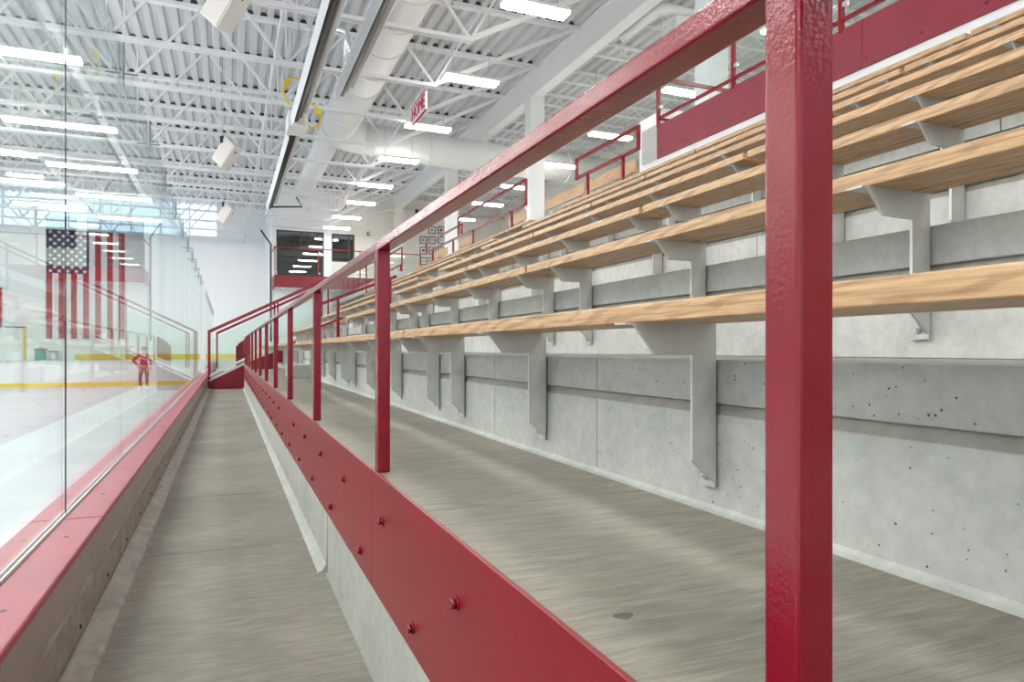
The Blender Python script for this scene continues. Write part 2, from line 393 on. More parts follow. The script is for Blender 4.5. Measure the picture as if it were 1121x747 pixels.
# ------------------------------------------------------------------ front guardrail
gr = thing('guardrail', (XR, 8, ZPLAT), 'red steel guardrail with square posts and bolted kick plate along the walkway', 'guardrail')
posts = [0.4325 + 1.72 * i for i in range(12)]
pz0, pz1 = ZPLAT, Z(0.318)
p0 = None
for y in posts:
    if p0 is None: p0 = MB().box(XR, XR + 0.041, y, y + 0.041, pz0, pz1, 0.0045).build('post', RED, gr, org=(XR + 0.019, y + 0.019, ZPLAT))
    else: copy_of(p0, (XR + 0.019, y + 0.019, ZPLAT), gr)
ends = [-1.6] + [y + 0.019 for y in posts[1:]]
for a, b in zip(ends, ends[1:]):
    MB().box(XR, XR + 0.044, a, b, Z(0.3153), Z(0.344), 0.0035).build('rail', RED, gr)
plates = [-1.2, 2.19, 5.62, 9.05, 12.5, 15.9, YSTAIR - 0.02]
bolt0 = None
for a, b in zip(plates, plates[1:]):
    kp = MB().box(XR - 0.012, XR - 0.002, a + 0.001, b - 0.001, Z(-0.758), Z(-0.383), 0.0015).build('kick_plate', RED_PANEL, gr)
    for zz, y0 in ((Z(-0.51), 1.31), (Z(-0.694), 1.664)):
        y = y0 - 0.713 * 4
        while y < b - 0.05:
            if y > a + 0.05:
                w = (XR - 0.018, y, zz)
                if bolt0 is None:
                    m = MB().tube([(XR - 0.012, y, zz), (XR - 0.016, y, zz)], 0.0155, 14)
                    m.tube([(XR - 0.014, y, zz), (XR - 0.026, y, zz)], 0.0115, 6)
                    bolt0 = m.build('bolt', RED, kp, org=w)
                else: copy_of(bolt0, w, kp)
            y += 0.713
# concrete step block and aisle handrail in the aisle
sb = MB().box(0.80, 1.085, 9.75, 10.6, ZPLAT, ZPLAT + 0.18, 0.006).build('step_block', CONC_RAW)
tag(sb, 'grey concrete step block on the platform at the foot of the aisle', 'step')
ah = thing('aisle_handrail', (1.5, 10.1, ZT), 'short sloping red handrail on posts in the stepped aisle', 'handrail')
def pxX(px, Y): # x position of image column px in the vertical plane at distance Y
    t = (px - 560.5) / 747
    return Y * (t * 0.9225 + 0.3859) / (0.9225 - t * 0.3859)
MB().bar((1.16, 10.1, Z(0.62)), (2.35, 10.1, Z(1.10)), 0.042).build('handrail_bar', RED, ah)
MB().bar((1.16, 10.1, Z(0.30)), (1.55, 10.1, Z(0.46)), 0.03).build('lower_bar', RED, ah)
for xx, zb in ((1.16, ZT - 0.01), (1.49, ZT - 0.01), (2.25, ZT + RISE - 0.01)):
    MB().box(xx - 0.02, xx + 0.02, 10.08, 10.12, zb, Z(0.60 + (xx - 1.16) * 0.41), 0.003).build('post', RED, ah)

# ------------------------------------------------------------------ stair at the end of the walkway
st = thing('staircase', (0, YSTAIR, 0), 'red steel stair with glass guards climbing past the end of the seats', 'staircase')
SL = 0.50
def zn(x): return Z(-0.80) + (x + 0.35) * SL       # top line of the near stringer
for y0, y1 in ((YSTAIR, YSTAIR + 0.03), (YSTAIR + 1.35, YSTAIR + 1.38)):
    poly = [(-0.45, 0.0), (0.45, 0.0), (0.75, 0.18), (6.2, zn(6.2) - 0.42), (6.2, zn(6.2)), (-0.35, zn(-0.35)), (-0.45, zn(-0.40))]
    MB().prism(poly, y0, y1).build('stringer', RED_FASCIA, st)
    MB().bar((-0.42, y0 + 0.015, zn(-0.42) + 0.012), (6.2, y0 + 0.015, zn(6.2) + 0.012), 0.05, 0.024).build('stringer_cap', BOARD, st)
tr0 = None
n = 17
for i in range(n):
    x = -0.30 + i * 0.36; z = zn(x) - 0.02
    w = (x + 0.16, YSTAIR + 0.69, z - 0.02)
    if tr0 is None: tr0 = MB().box(x, x + 0.31, YSTAIR + 0.035, YSTAIR + 1.345, z - 0.045, z, 0.004).build('tread', GREYP, st, org=w)
    else: copy_of(tr0, w, st)
for yy, m in ((YSTAIR + 0.015, RED), (YSTAIR + 1.365, RED)):
    hr = 1.33
    x0, x1 = -0.44, 4.0
    tops = []
    for j, x in enumerate([x0, 1.30, 2.65, 3.98]):
        MB().box(x - 0.022, x + 0.022, yy - 0.022, yy + 0.022, zn(x) - 0.35, zn(x) + hr, 0.003).build('post', m, st)
    MB().bar((x0 - 0.022, yy, zn(x0) + hr), (x1, yy, zn(x1) + hr), 0.045).build('top_rail', m, st)
    MB().bar((x0 + 0.20, yy + 0.06, zn(x0 + 0.2) + hr - 0.13), (x1, yy + 0.06, zn(x1) + hr - 0.13), 0.034).build('handrail_bar', m, st)
    MB().box(x0 + 0.18, x0 + 0.214, yy + 0.043, yy + 0.077, zn(x0 + .2) + 0.25, zn(x0 + 0.2) + hr - 0.13).build('handrail_end', m, st)
    MB().bar((x0, yy, zn(x0) + 0.13), (x1, yy, zn(x1) + 0.13), 0.03).build('bottom_rail', BOARD, st)
    for a, b in ((x0 + 0.06, 1.25), (1.35, 2.60), (2.70, 3.93)):
        MB().prism([(a, zn(a) + 0.2), (b, zn(b) + 0.2), (b, zn(b) + hr - 0.22), (a, zn(a) + hr - 0.22)], yy - 0.005, yy + 0.005).build('glass_panel', GLASS_GREEN, st)
lp = thing('landing_panel', (0.6, 22.0, 0.6), 'solid red guard panel seen through the glass at the foot of the stair', 'panel')
def dz_at(px, py, Y):
    x = pxX(px, Y); return Z((383 - py) * (0.3859 * x + 0.9225 * Y) / 747)
xa, xb = pxX(259.5, 22.0), pxX(273, 22.0)
MB().prism([(xa, -0.13), (xb, -0.13), (xb, dz_at(273, 368, 22)), (xa + 0.05, dz_at(261, 376, 22)), (xa, dz_at(259.5, 379, 22))], 22.0, 22.04).build('infill', RED_FASCIA, lp)
MB().box(xa - 0.03, xa + 0.01, 21.99, 22.05, -0.13, dz_at(259.5, 379, 22), 0.004).build('post', RED, lp)
ep = thing('platform_end_panel', (0.9, 14.6, ZPLAT), 'dark red end panel standing across the platform behind the guardrail posts', 'panel')
q = [pxX(p, 14.6) for p in (275, 304, 310)]
MB().prism([(q[0], ZPLAT), (q[1], ZPLAT), (q[1], dz_at(304, 397, 14.6)), (q[2], dz_at(310, 397, 14.6)), (q[2], dz_at(310, 384, 14.6)), (q[1], dz_at(304, 384, 14.6)), (q[0], dz_at(275, 395, 14.6))], 14.60, 14.64).build('infill', RED_FASCIA, ep)
MB().bar((q[0], 14.62, dz_at(275, 394.6, 14.6)), (q[1], 14.62, dz_at(304, 383.4, 14.6)), 0.05, 0.02).build('cap', BOARD, ep)

# ------------------------------------------------------------------ rink dasher boards, near side
nb = thing('dasher_boards', (XG, 16, 0), 'rink boards beside the walkway with red plastic cap and stained kick strip', 'rink boards')
YB1 = YFAR - 0.02
bs = [-3.0, -0.5, 1.9, 4.3, 6.7, 9.1, 11.5, 13.9, 16.3, 18.7, 21.1, 25, 29, 33, YB1]
bolt1 = None
for i, (a, b) in enumerate(zip(bs, bs[1:])):
    MB().box(-0.492, -0.480, a + 0.002, b - 0.002, 0.135, Z(-0.70)).build('back_panel', BACK, nb)
    fr = MB().box(-0.482, -0.475, a + 0.003, b - 0.003, 0.042, 0.17).build('kick_strip', KICK, nb)
    if b < 20:
        y = a + 0.3
        while y < b:
            w = (-0.472, y, 0.075)
            if bolt1 is None: bolt1 = MB().tube([(-0.476, y, 0.075), (-0.470, y, 0.075)], 0.008, 8).build('screw', DARK, fr, org=w)
            else: copy_of(bolt1, w, fr)
            y += 0.6
    MB().box(-0.73, -0.69, a, b, ZICE + 0.20, Z(-0.70)).build('ice_face', BOARD, nb)
    MB().box(-0.735, -0.69, a, b, ZICE, ZICE + 0.20).build('ice_kick_strip', YELLOW, nb)
MB().box(-0.69, -0.492, -3, YB1, ZICE, Z(-0.705)).build('core', KICK, nb)
MB().prism([(-0.474, 0.0), (-0.388, 0.0), (-0.392, 0.012), (-0.468, 0.040), (-0.474, 0.040)], -3, YSTAIR - 0.03).build('base_angle', KICK, nb)
caps = [-3.0, 0.1, 3.2, 6.3, 9.4, 12.5, 15.6, 18.7, 22, 26, 30, 34, YB1]
scr = None
for a, b in zip(caps, caps[1:]):
    o = MB().box(XG + 0.013, -0.462, a + 0.001, b - 0.001, Z(-0.703), Z(-0.677), 0.006).build('cap', RED_CAP, nb)
    MB().box(-0.716, XG - 0.013, a + 0.001, b - 0.001, Z(-0.703), Z(-0.677), 0.006).build('cap', RED_CAP, nb)
    if b < 20:
        for y in (a + 0.5, a + 1.27, a + 2.04, a + 2.8):
            for x in (-0.535, -0.665):
                w = (x, y, Z(-0.6765))
                if scr is None: scr = MB().tube([(x, y, Z(-0.678)), (x, y, Z(-0.6762))], 0.009, 8).build('screw', DARK, o, org=w)
                else: copy_of(scr, w, o)
MB().box(XG - 0.012, XG - 0.0065, -3, YB1, Z(-0.71), Z(-0.668)).build('glass_channel', BOARD, nb)
MB().box(XG + 0.0065, XG + 0.012, -3, YB1, Z(-0.71), Z(-0.668)).build('glass_channel', BOARD, nb)

# rink glass: one pane per bay, clamps on the seams
seam = [3.31 + 1.6 * i for i in range(-3, 22)]
clip0 = None
vis = 0
for i, (a, b) in enumerate(zip(seam, seam[1:])):
    if b < 0.4 or a > YB1 - 1: continue
    b = min(b, YB1 - 0.1)
    if b > 2: ordn = ORD[vis] + ' in view from the camera'; vis += 1
    else: ordn = 'standing abreast of the camera'
    pn = thing('rink_glass_pane', (XG, (a + b) / 2, Z(-0.677)), f'tall clear rink glass pane on the boards, {ordn}', 'glass', 'rink glass panes')
    MB().box(XG - 0.006, XG + 0.006, a + (0.08 if abs(a - 20.91) < 0.01 else 0.004), b - (0.04 if abs(b - 20.91) < 0.01 else 0.004), Z(-0.70), Z(1.89)).build('pane', GLASS, pn)
    if 3.0 < b < YB1 - 1 and abs(b - 20.91) > 0.01:
        MB().box(XG - 0.003, XG + 0.003, b - 0.0026, b - 0.0008, Z(-0.69), Z(1.885)).build('seam_seal', GLASS_EDGE if i < 3 else GLASS_GREEN, pn)
        w = (XG, b, Z(1.80))
        if clip0 is None:
            zc = Z(1.80); m = MB()
            for sx in (-1, 1):
                m.tube([(XG + sx * 0.014, b, zc - 0.11)] + [(XG + sx * 0.014, b + 0.035 * math.sin(t), zc + 0.10 - 0.035 * math.cos(t)) for t in (0.5, 1.2, PI, 2 * PI - 1.2, 2 * PI - 0.5)] + [(XG + sx * 0.014, b, zc - 0.11)], 0.006, 6)
            m.box(XG - 0.02, XG - 0.008, b - 0.012, b + 0.012, zc - 0.13, zc - 0.10); m.box(XG + 0.008, XG + 0.02, b - 0.012, b + 0.012, zc - 0.13, zc - 0.10)
            m.tube([(XG - 0.02, b - 0.07, zc - 0.06), (XG - 0.02, b + 0.07, zc - 0.06)], 0.005, 6)
            m.tube([(XG - 0.07, b + 0.002, zc - 0.06), (XG + 0.07, b + 0.002, zc - 0.06)], 0.0016, 6); m.tube([(XG + 0.012, b, zc - 0.06), (XG + 0.09, b, zc - 0.06)], 0.006, 6); m.tube([(XG - 0.012, b, zc - 0.06), (XG - 0.09, b, zc - 0.06)], 0.006, 6)
            clip0 = m.build('clamp', CLAMP, pn, org=w)
        else: copy_of(clip0, w, pn)
gp = thing('glass_end_post', (XG, 20.9, Z(-0.677)), 'white post standing in the run of rink glass near the stair', 'post')
MB().box(XG - 0.07, XG + 0.07, 20.88, 20.94, Z(-0.665), Z(2.02), 0.008).build('upright', BOARD, gp)
MB().box(XG - 0.05, XG + 0.05, 20.942, 20.98, Z(-0.665), Z(1.95), 0.008).build('stiffener', WHITE, gp)

# ------------------------------------------------------------------ far end of the rink
fb = thing('far_dasher_boards', (-8, YFAR, ZICE), 'white rink boards with yellow kick strip across the far end of the ice', 'rink boards')
xs = [-20 + 2.4 * i for i in range(9)] + [-0.74]
for a, b in zip(xs, xs[1:]):
    MB().box(a + 0.006, b - 0.006, YFAR, YFAR + 0.05, ZICE + 0.19, ZICE + 1.12).build('board_panel', BOARD, fb)
    MB().box(a + 0.002, b - 0.002, YFAR - 0.01, YFAR + 0.05, ZICE, ZICE + 0.19).build('yellow_strip', YELLOW, fb)
MB().box(-20, -0.74, YFAR - 0.04, YFAR + 0.12, ZICE + 1.12, ZICE + 1.16).build('cap', BOARD, fb)
for i, (a, b) in enumerate(zip(xs, xs[1:])):
    g = MB().box(a + 0.01, b - 0.01, YFAR + 0.03, YFAR + 0.045, ZICE + 1.16, ZICE + 3.25).build('end_glass_pane', GLASS_GREEN)
    tag(g, f'green-tinted glass pane on the far boards, {ORD[8 - i]} from the near corner', 'glass', 'glass panes of the far end')
structure(MB().box(-20, -0.7, YWALL - 1.0, YWALL, ZICE - 0.02, Z(-0.52)).build('wall_far_ledge', WALLP))
yk = MB().box(-7.0, 1.9, YWALL - 0.98, YWALL - 0.85, Z(-0.515), Z(-0.22), 0.02).build('yellow_pad', YELLOW)
tag(yk, 'long yellow padded rail on the ledge behind the far boards', 'pad')
gb = thing('green_crate', (-9.3, YWALL - 0.6, Z(-0.52)), 'dark green box with handle on the ledge under the flag', 'box')
def far_x(px, Y): return pxX(px, Y)
xg = far_x(44.5, YWALL - 0.6)
MB().box(xg - 0.22, xg + 0.22, YWALL - 0.8, YWALL - 0.4, Z(-0.52), Z(-0.02), 0.03).build('shell', GREEN, gb)
MB().box(xg - 0.25, xg + 0.25, YWALL - 0.83, YWALL - 0.37, Z(-0.02), Z(0.05), 0.02).build('lid', BLACK, gb)
MB().tube([(xg - 0.08, YWALL - 0.6, Z(0.04)), (xg - 0.06, YWALL - 0.6, Z(0.11)), (xg + 0.06, YWALL - 0.6, Z(0.11)), (xg + 0.08, YWALL - 0.6, Z(0.04))], 0.015, 6).build('handle', BLACK, gb)
xg = far_x(59, YWALL - 0.6)
sbx = thing('small_case', (xg, YWALL - 0.6, Z(-0.52)), 'small grey case beside the green box on the ledge', 'box')
MB().box(xg - 0.17, xg + 0.17, YWALL - 0.75, YWALL - 0.45, Z(-0.52), Z(-0.10), 0.02).build('shell', GREYP, sbx)
MB().box(xg - 0.10, xg + 0.10, YWALL - 0.765, YWALL - 0.745, Z(-0.45), Z(-0.2), 0.005).build('front_panel', BOARD, sbx)
MB().box(xg - 0.18, xg + 0.18, YWALL - 0.77, YWALL - 0.43, Z(-0.10), Z(-0.06), 0.01).build('lid', BLACK, sbx)
xg = far_x(27, YWALL - 0.5)
yp = thing('yellow_post', (xg, YWALL - 0.5, Z(-0.52)), 'thin yellow post with dark side arm at the far wall', 'post')
MB().box(xg - 0.05, xg + 0.05, YWALL - 0.55, YWALL - 0.45, Z(-0.52), Z(1.08), 0.01).build('upright', YELLOW, yp)
MB().bar((xg - 0.85, YWALL - 0.5, Z(1.12)), (xg + 0.05, YWALL - 0.5, Z(1.10)), 0.06).build('side_arm', DARK, yp)

# far wall with its clerestory
XW0, XW1 = -20.0, -0.45
zw0, zw1 = Z(6.12), Z(8.10)
fw = struct_root('wall_far', (-5, YWALL, 0))
MB().box(-30, 2.0, YWALL, YWALL + 0.3, ZICE - 0.2, zw0).build('lower_wall', WALLP, fw)
MB().box(XW1, 2.0, YWALL, YWALL + 0.3, zw0, zw1 + 0.5).build('pier', WALLP, fw)
MB().box(-30, 2.0, YWALL, YWALL + 0.3, zw1, zw1 + 0.7).build('lintel', WALLP, fw)
MB().box(-30, XW0, YWALL, YWALL + 0.3, zw0, zw1).build('pier', WALLP, fw)
nw = 7; ww = (XW1 - XW0) / nw
for i in range(nw):
    a = XW0 + i * ww; b = a + ww
    w = struct_root(f'window_{i + 1}', ((a + b) / 2, YWALL + 0.1, zw0))
    f = MB()
    f.box(a, a + 0.05, YWALL + 0.02, YWALL + 0.14, zw0, zw1); f.box(b - 0.05, b, YWALL + 0.02, YWALL + 0.14, zw0, zw1)
    f.box(a, b, YWALL + 0.02, YWALL + 0.14, zw0, zw0 + 0.07); f.box(a, b, YWALL + 0.02, YWALL + 0.14, zw1 - 0.07, zw1)
    f.build('window_frame', WHITE, w)
    MB().box((a + b) / 2 - 0.03, (a + b) / 2 + 0.03, YWALL + 0.03, YWALL + 0.13, zw0 + 0.07, zw1 - 0.07).build('mullion', WHITE, w)
    for c, d in ((a + 0.05, (a + b) / 2 - 0.03), ((a + b) / 2 + 0.03, b - 0.05)):
        MB().box(c, d, YWALL + 0.07, YWALL + 0.08, zw0 + 0.07, zw1 - 0.07).build('pane', GLASS_WIN, w)

# the flag
xa, xb2 = far_x(50.5, YWALL - 0.05), far_x(136.5, YWALL - 0.05)
dfl = 0.3859 * (xa + xb2) / 2 + 0.9225 * YWALL
zf1, zf0 = Z((383 - 253.5) * dfl / 747), Z((383 - 371) * dfl / 747)
FW, FL = xb2 - xa, zf1 - zf0
FRED = plain('flag_red', (0.40, 0.03, 0.05), 0.8); FWHT = plain('flag_white', (0.80, 0.78, 0.78), 0.8); FBLU = plain('flag_blue', (0.018, 0.024, 0.075), 0.8)
fg = thing('stars_and_stripes_flag', ((xa + xb2) / 2, YWALL - 0.06, zf0), 'large stars and stripes flag hung vertically on the far wall', 'flag')
sw = FW / 13; can = sw * 7; canh = FL * 0.40
for i in range(13):
    a = xa + i * sw
    top = zf1 - (canh if i < 7 else 0)
    MB().box(a, a + sw, YWALL - 0.06, YWALL - 0.04, zf0, top).build('stripe', FRED if i % 2 == 0 else FWHT, fg)
MB().box(xa, xa + can, YWALL - 0.062, YWALL - 0.04, zf1 - canh, zf1).build('canton', FBLU, fg)
star0 = None
for r in range(11):
    for c in range(5 if r % 2 == 0 else 4):
        x = xa + can * ((c + 0.5) / 5 if r % 2 == 0 else (c + 1.0) / 5); z = zf1 - canh * (r + 0.6) / 11.2
        w = (x, YWALL - 0.066, z)
        if star0 is None:
            pl = [(x + (0.115 if q % 2 == 0 else 0.05) * math.sin(q * PI / 5), z + (0.115 if q % 2 == 0 else 0.05) * math.cos(q * PI / 5)) for q in range(10)]
            star0 = MB().prism(pl, YWALL - 0.069, YWALL - 0.063).build('star', FWHT, fg, org=w)
        else: copy_of(star0, w, fg)
xa2 = far_x(-18, YWALL - 0.05); xb3 = far_x(2, YWALL - 0.05)
bn = thing('dark_red_banner', ((xa2 + xb3) / 2, YWALL - 0.06, Z(0.9)), 'dark red banner on the far wall next to the flag', 'banner')
MB().box(xa2, xb3, YWALL - 0.06, YWALL - 0.04, Z(2.0 - 0.9), Z(3.0)).build('cloth', FRED, bn)
MB().box(xa2 - 0.03, xb3 + 0.03, YWALL - 0.08, YWALL - 0.03, Z(3.0), Z(3.06)).build('top_bar', BLACK, bn)

# ------------------------------------------------------------------ end wall with the glazed room and balcony
ew = struct_root('wall_end', (6, YEW, 0))
X0 = pxX(297.5, YEW)
def zat(px, py, Y):
    x = pxX(px, Y); return Z((383 - py) * (0.3859 * x + 0.9225 * Y) / 747)
wx0, wx1 = pxX(302.5, YEW), pxX(354.5, YEW); wz0, wz1 = zat(320, 303, YEW), zat(320, 252.5, YEW)
vx0, vx1 = pxX(363, YEW), pxX(388, YEW); vz0, vz1 = zat(375, 287, YEW), zat(375, 256.5, YEW)
def wall_y(parent, x0, x1, z0, z1, m, y=YEW, t=0.25): MB().box(x0, x1, y, y + t, z0, z1).build('wall_section', m, parent)
wall_y(ew, X0, wx0, -0.85, ZDK + 0.3, WALLP)
wall_y(ew, wx0, wx1, wz1, ZDK + 0.3, WALLP); wall_y(ew, wx0, wx1, -0.85, wz0, WALLP)
wall_y(ew, wx1, vx0, -0.85, ZDK + 0.3, WALLP)
wall_y(ew, vx0, vx1, vz1, ZDK + 0.3, WALLW); wall_y(ew, vx0, vx1, -0.85, vz0, WALLW)
wall_y(ew, vx1, 14.2, -0.85, ZDK + 0.3, WALLW)
structure(MB().box(X0, X0 + 0.2, YEW + 0.25, YWALL + 0.3, -1.0, ZDK + 0.3).build('wall_end_return', WALLP))
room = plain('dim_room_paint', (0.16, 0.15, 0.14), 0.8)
rm = struct_root('room_behind_glass', (4, 37, Z(2.4)))
MB().box(X0 + 0.2, 7, YEW + 4, YEW + 4.1, Z(2.3), Z(5.6)).build('wall_section', room, rm)
MB().box(7, 7.1, YEW + 0.25, YEW + 4.1, Z(2.3), Z(5.6)).build('wall_section', room, rm)
MB().box(X0 + 0.2, 7, YEW + 0.25, YEW + 4, Z(2.3), Z(2.4)).build('floor_section', room, rm)
MB().box(X0 + 0.2, 7, YEW + 0.25, YEW + 4, Z(5.5), Z(5.6)).build('ceiling_section', room, rm)
for nm, a, b, c, d, mull in (('window_8', wx0, wx1, wz0, wz1, 1), ('window_9', vx0, vx1, vz0, vz1, 1)):
    w = struct_root(nm, ((a + b) / 2, YEW, c)); f = MB()
    f.box(a, a + 0.06, YEW - 0.01, YEW + 0.1, c, d); f.box(b - 0.06, b, YEW - 0.01, YEW + 0.1, c, d)
    f.box(a, b, YEW - 0.01, YEW + 0.1, d - 0.07, d); f.box(a, b, YEW - 0.01, YEW + 0.1, c, c + 0.06)
    f.build('window_frame', DARK, w)
    m = a + (b - a) * (0.5 if nm == 'window_8' else 0.76)
    MB().box(m - 0.025, m + 0.025, YEW, YEW + 0.09, c + 0.06, d - 0.07).build('mullion', DARK, w)
    MB().box(a + 0.06, m - 0.025, YEW + 0.04, YEW + 0.05, c + 0.06, d - 0.07).build('pane', GLASS_DARK, w)
    MB().box(m + 0.025, b - 0.06, YEW + 0.04, YEW + 0.05, c + 0.06, d - 0.07).build('pane', GLASS_DARK, w)
# balcony in front of the room
YBF = 33.4
bx0, bx1 = pxX(300.5, YBF), 9.0

bg = thing('balcony_guard', ((bx0 + 5) / 2, YBF, Z(2.75)), 'red balcony guard with glass panels before the dark window', 'guardrail')
zfb, zft = zat(320, 315, YBF), zat(320, 301.5, YBF)
ztop = zat(320, 271.5, YBF)
structure(MB().box(bx0 + 0.03, 14, YBF + 0.002, YEW, zfb + 0.02, zfb + 0.2).build('floor_balcony', WALLP))
MB().box(bx0, bx1, YBF - 0.03, YBF, zfb, zft).build('fascia', RED_FASCIA, bg)
MB().box(bx0 - 0.0, bx0 + 0.03, YBF, YEW, zfb, zft).build('fascia', RED_FASCIA, bg)
MB().bar((bx0, YBF - 0.01, ztop), (bx1, YBF - 0.01, ztop), 0.05).build('top_rail', RED, bg)
MB().bar((bx0, YBF, ztop), (bx0, YEW, ztop), 0.05).build('top_rail', RED, bg)
bxs = [bx0 + 0.02, pxX(348.5, YBF), pxX(394, YBF), pxX(440, YBF), bx1]
for x in bxs: MB().box(x - 0.025, x + 0.025, YBF - 0.035, YBF + 0.015, zfb, ztop, 0.004).build('post', RED, bg)
for a, b in zip(bxs, bxs[1:]): MB().box(a + 0.06, b - 0.06, YBF - 0.012, YBF, zft + 0.05, ztop - 0.08).build('glass_panel', GLASS_GREEN, bg)
for x in bxs[:3]:
    for dz in (0.12, -0.12):
        zc = (zft + 0.1 if dz > 0 else ztop - 0.2)
        MB().box(x + 0.02, x + 0.08, YBF - 0.03, YBF + 0.01, zc, zc + 0.06).build('glass_clip', STEEL, bg)
# framed pictures on the end wall
for ci, px in enumerate((463.5, 473, 483)):
    for ri, py in enumerate((252, 263, 274.5, 286)):
        if ri == 0 and ci == 0: continue
        x = pxX(px, YEW - 0.02); z = zat(px, py, YEW - 0.02)
        p = thing('framed_picture', (x, YEW - 0.02, z), f'small dark-framed picture, {ORD[ri]} from top in the {ORD[ci]} column on the end wall', 'picture', 'framed pictures on the end wall')
        f = MB(); s = 0.19
        f.box(x - s, x - s + 0.04, YEW - 0.04, YEW, z - s, z + s); f.box(x + s - 0.04, x + s, YEW - 0.04, YEW, z - s, z + s)
        f.box(x - s, x + s, YEW - 0.04, YEW, z - s, z - s + 0.04); f.box(x - s, x + s, YEW - 0.04, YEW, z + s - 0.04, z + s)
        f.build('frame', DARK, p)
        MB().box(x - s + 0.04, x + s - 0.04, YEW - 0.02, YEW - 0.005, z - s + 0.04, z + s - 0.04).build('mat', BOARD, p)
        MB().box(x - 0.07, x + 0.07, YEW - 0.025, YEW - 0.018, z - 0.06, z + 0.07).build('print', [GREYP, KICK, RED_FASCIA][(ci + ri) % 3], p)
xa = pxX(403, YEW); za = zat(403, 256, YEW)
fa = thing('fire_alarm', (xa, YEW, za), 'small red alarm box with white conduit on the end wall', 'alarm')
MB().box(xa - 0.07, xa + 0.07, YEW - 0.07, YEW, za - 0.09, za + 0.09, 0.01).build('casing', RED_FASCIA, fa)
MB().tube([(xa, YEW - 0.03, za + 0.08), (xa, YEW - 0.03, zat(403, 222, YEW))], 0.015, 6).build('conduit', WHITE, fa)
MB().box(xa - 0.04, xa + 0.04, YEW - 0.085, YEW - 0.07, za - 0.03, za + 0.05).build('strobe', BOARD, fa)
xp = pxX(424, YEW - 0.4); zp = zat(440, 230.5, YEW - 0.4)
sp = thing('sprinkler_main', (xp, YEW - 0.4, zp), 'white pipe running along the end wall under the roof', 'pipe')
MB().tube([(xp - 0.5, YEW - 0.4, zp - 0.25), (xp, YEW - 0.4, zp), (14, YEW - 0.4, zp)], 0.075, 10).build('pipe_run', WHITE, sp)
MB().tube([(xp + 1.45, YEW - 0.4, zp), (xp + 1.6, YEW - 0.4, zp)], 0.12, 10).build('coupling', BLACK, sp)
cbx = pxX(293, YEW - 0.3)
cbl = MB().tube([(cbx - 0.35, YEW - 1.3, Z(5.55)), (cbx - 0.15, YEW - 1.1, Z(5.30)), (X0 - 0.05, YEW - 0.1, Z(5.1)), (X0 - 0.05, YEW - 0.05, Z(4.0)), (X0 - 0.05, YEW - 0.05, Z(0.4))], 0.04, 8).build('black_cable', BLACK)
tag(cbl, 'black cable dropping down the corner of the end wall', 'cable')

# ------------------------------------------------------------------ other walls (behind and beside the viewer)
structure(MB().box(14, 14.2, -11, YEW, -1, ZDK + 0.3).build('wall_right', WALLW))
structure(MB().box(-30, 14, -11.2, -11, ZICE, ZDK + 0.3).build('wall_back', WALLP))
structure(MB().box(-30.2, -30, -11, YWALL + 0.3, ZICE, ZDK + 0.6).build('wall_left', WALLP))

# ------------------------------------------------------------------ roof: fluted deck, joists, girder
cl = struct_root('ceiling', (0, 15, ZDK))
pitch = 0.30
def deck(x0, x1, y0, y1, z):
    m = MB(); prof = []
    x = x0
    while x < x1 - 0.01:
        prof += [(x, z), (x + 0.13, z), (x + 0.165, z + 0.085), (x + 0.265, z + 0.085)]; x += pitch
    prof.append((x, z))
    vs = [(a, y0, c) for a, c in prof] + [(a, y1, c) for a, c in prof]; n = len(prof)
    m.add(vs, [(i, i + 1, i + 1 + n, i + n) for i in range(n - 1)]); return m
JY = [14.8 + 2.44 * i for i in range(-5, 11)]          # joist lines
ys = [-11] + [JY[0]] + JY[3::3] + [YWALL + 0.3]
for a, b in zip(ys, ys[1:]):
    for xa, xb in ((-30, -15), (-15, -6), (-6, 0), (0, 8.1)):
        deck(xa, xb, a, b, ZDK).build('deck_sheet', DECK, cl)
    if a < YEW: deck(8.1, 14.1, a, min(b, YEW + 0.2), ZDK - 0.05).build('deck_sheet', DECK, cl)
structure(MB().box(-30.2, 14.2, -11.2, YWALL + 0.3, ZDK + 0.09, ZDK + 0.2).build('roof_slab', DECK))
diag0 = mir_o = None
JX0, JX1 = -15.0, 4.35
BAY = 1.61
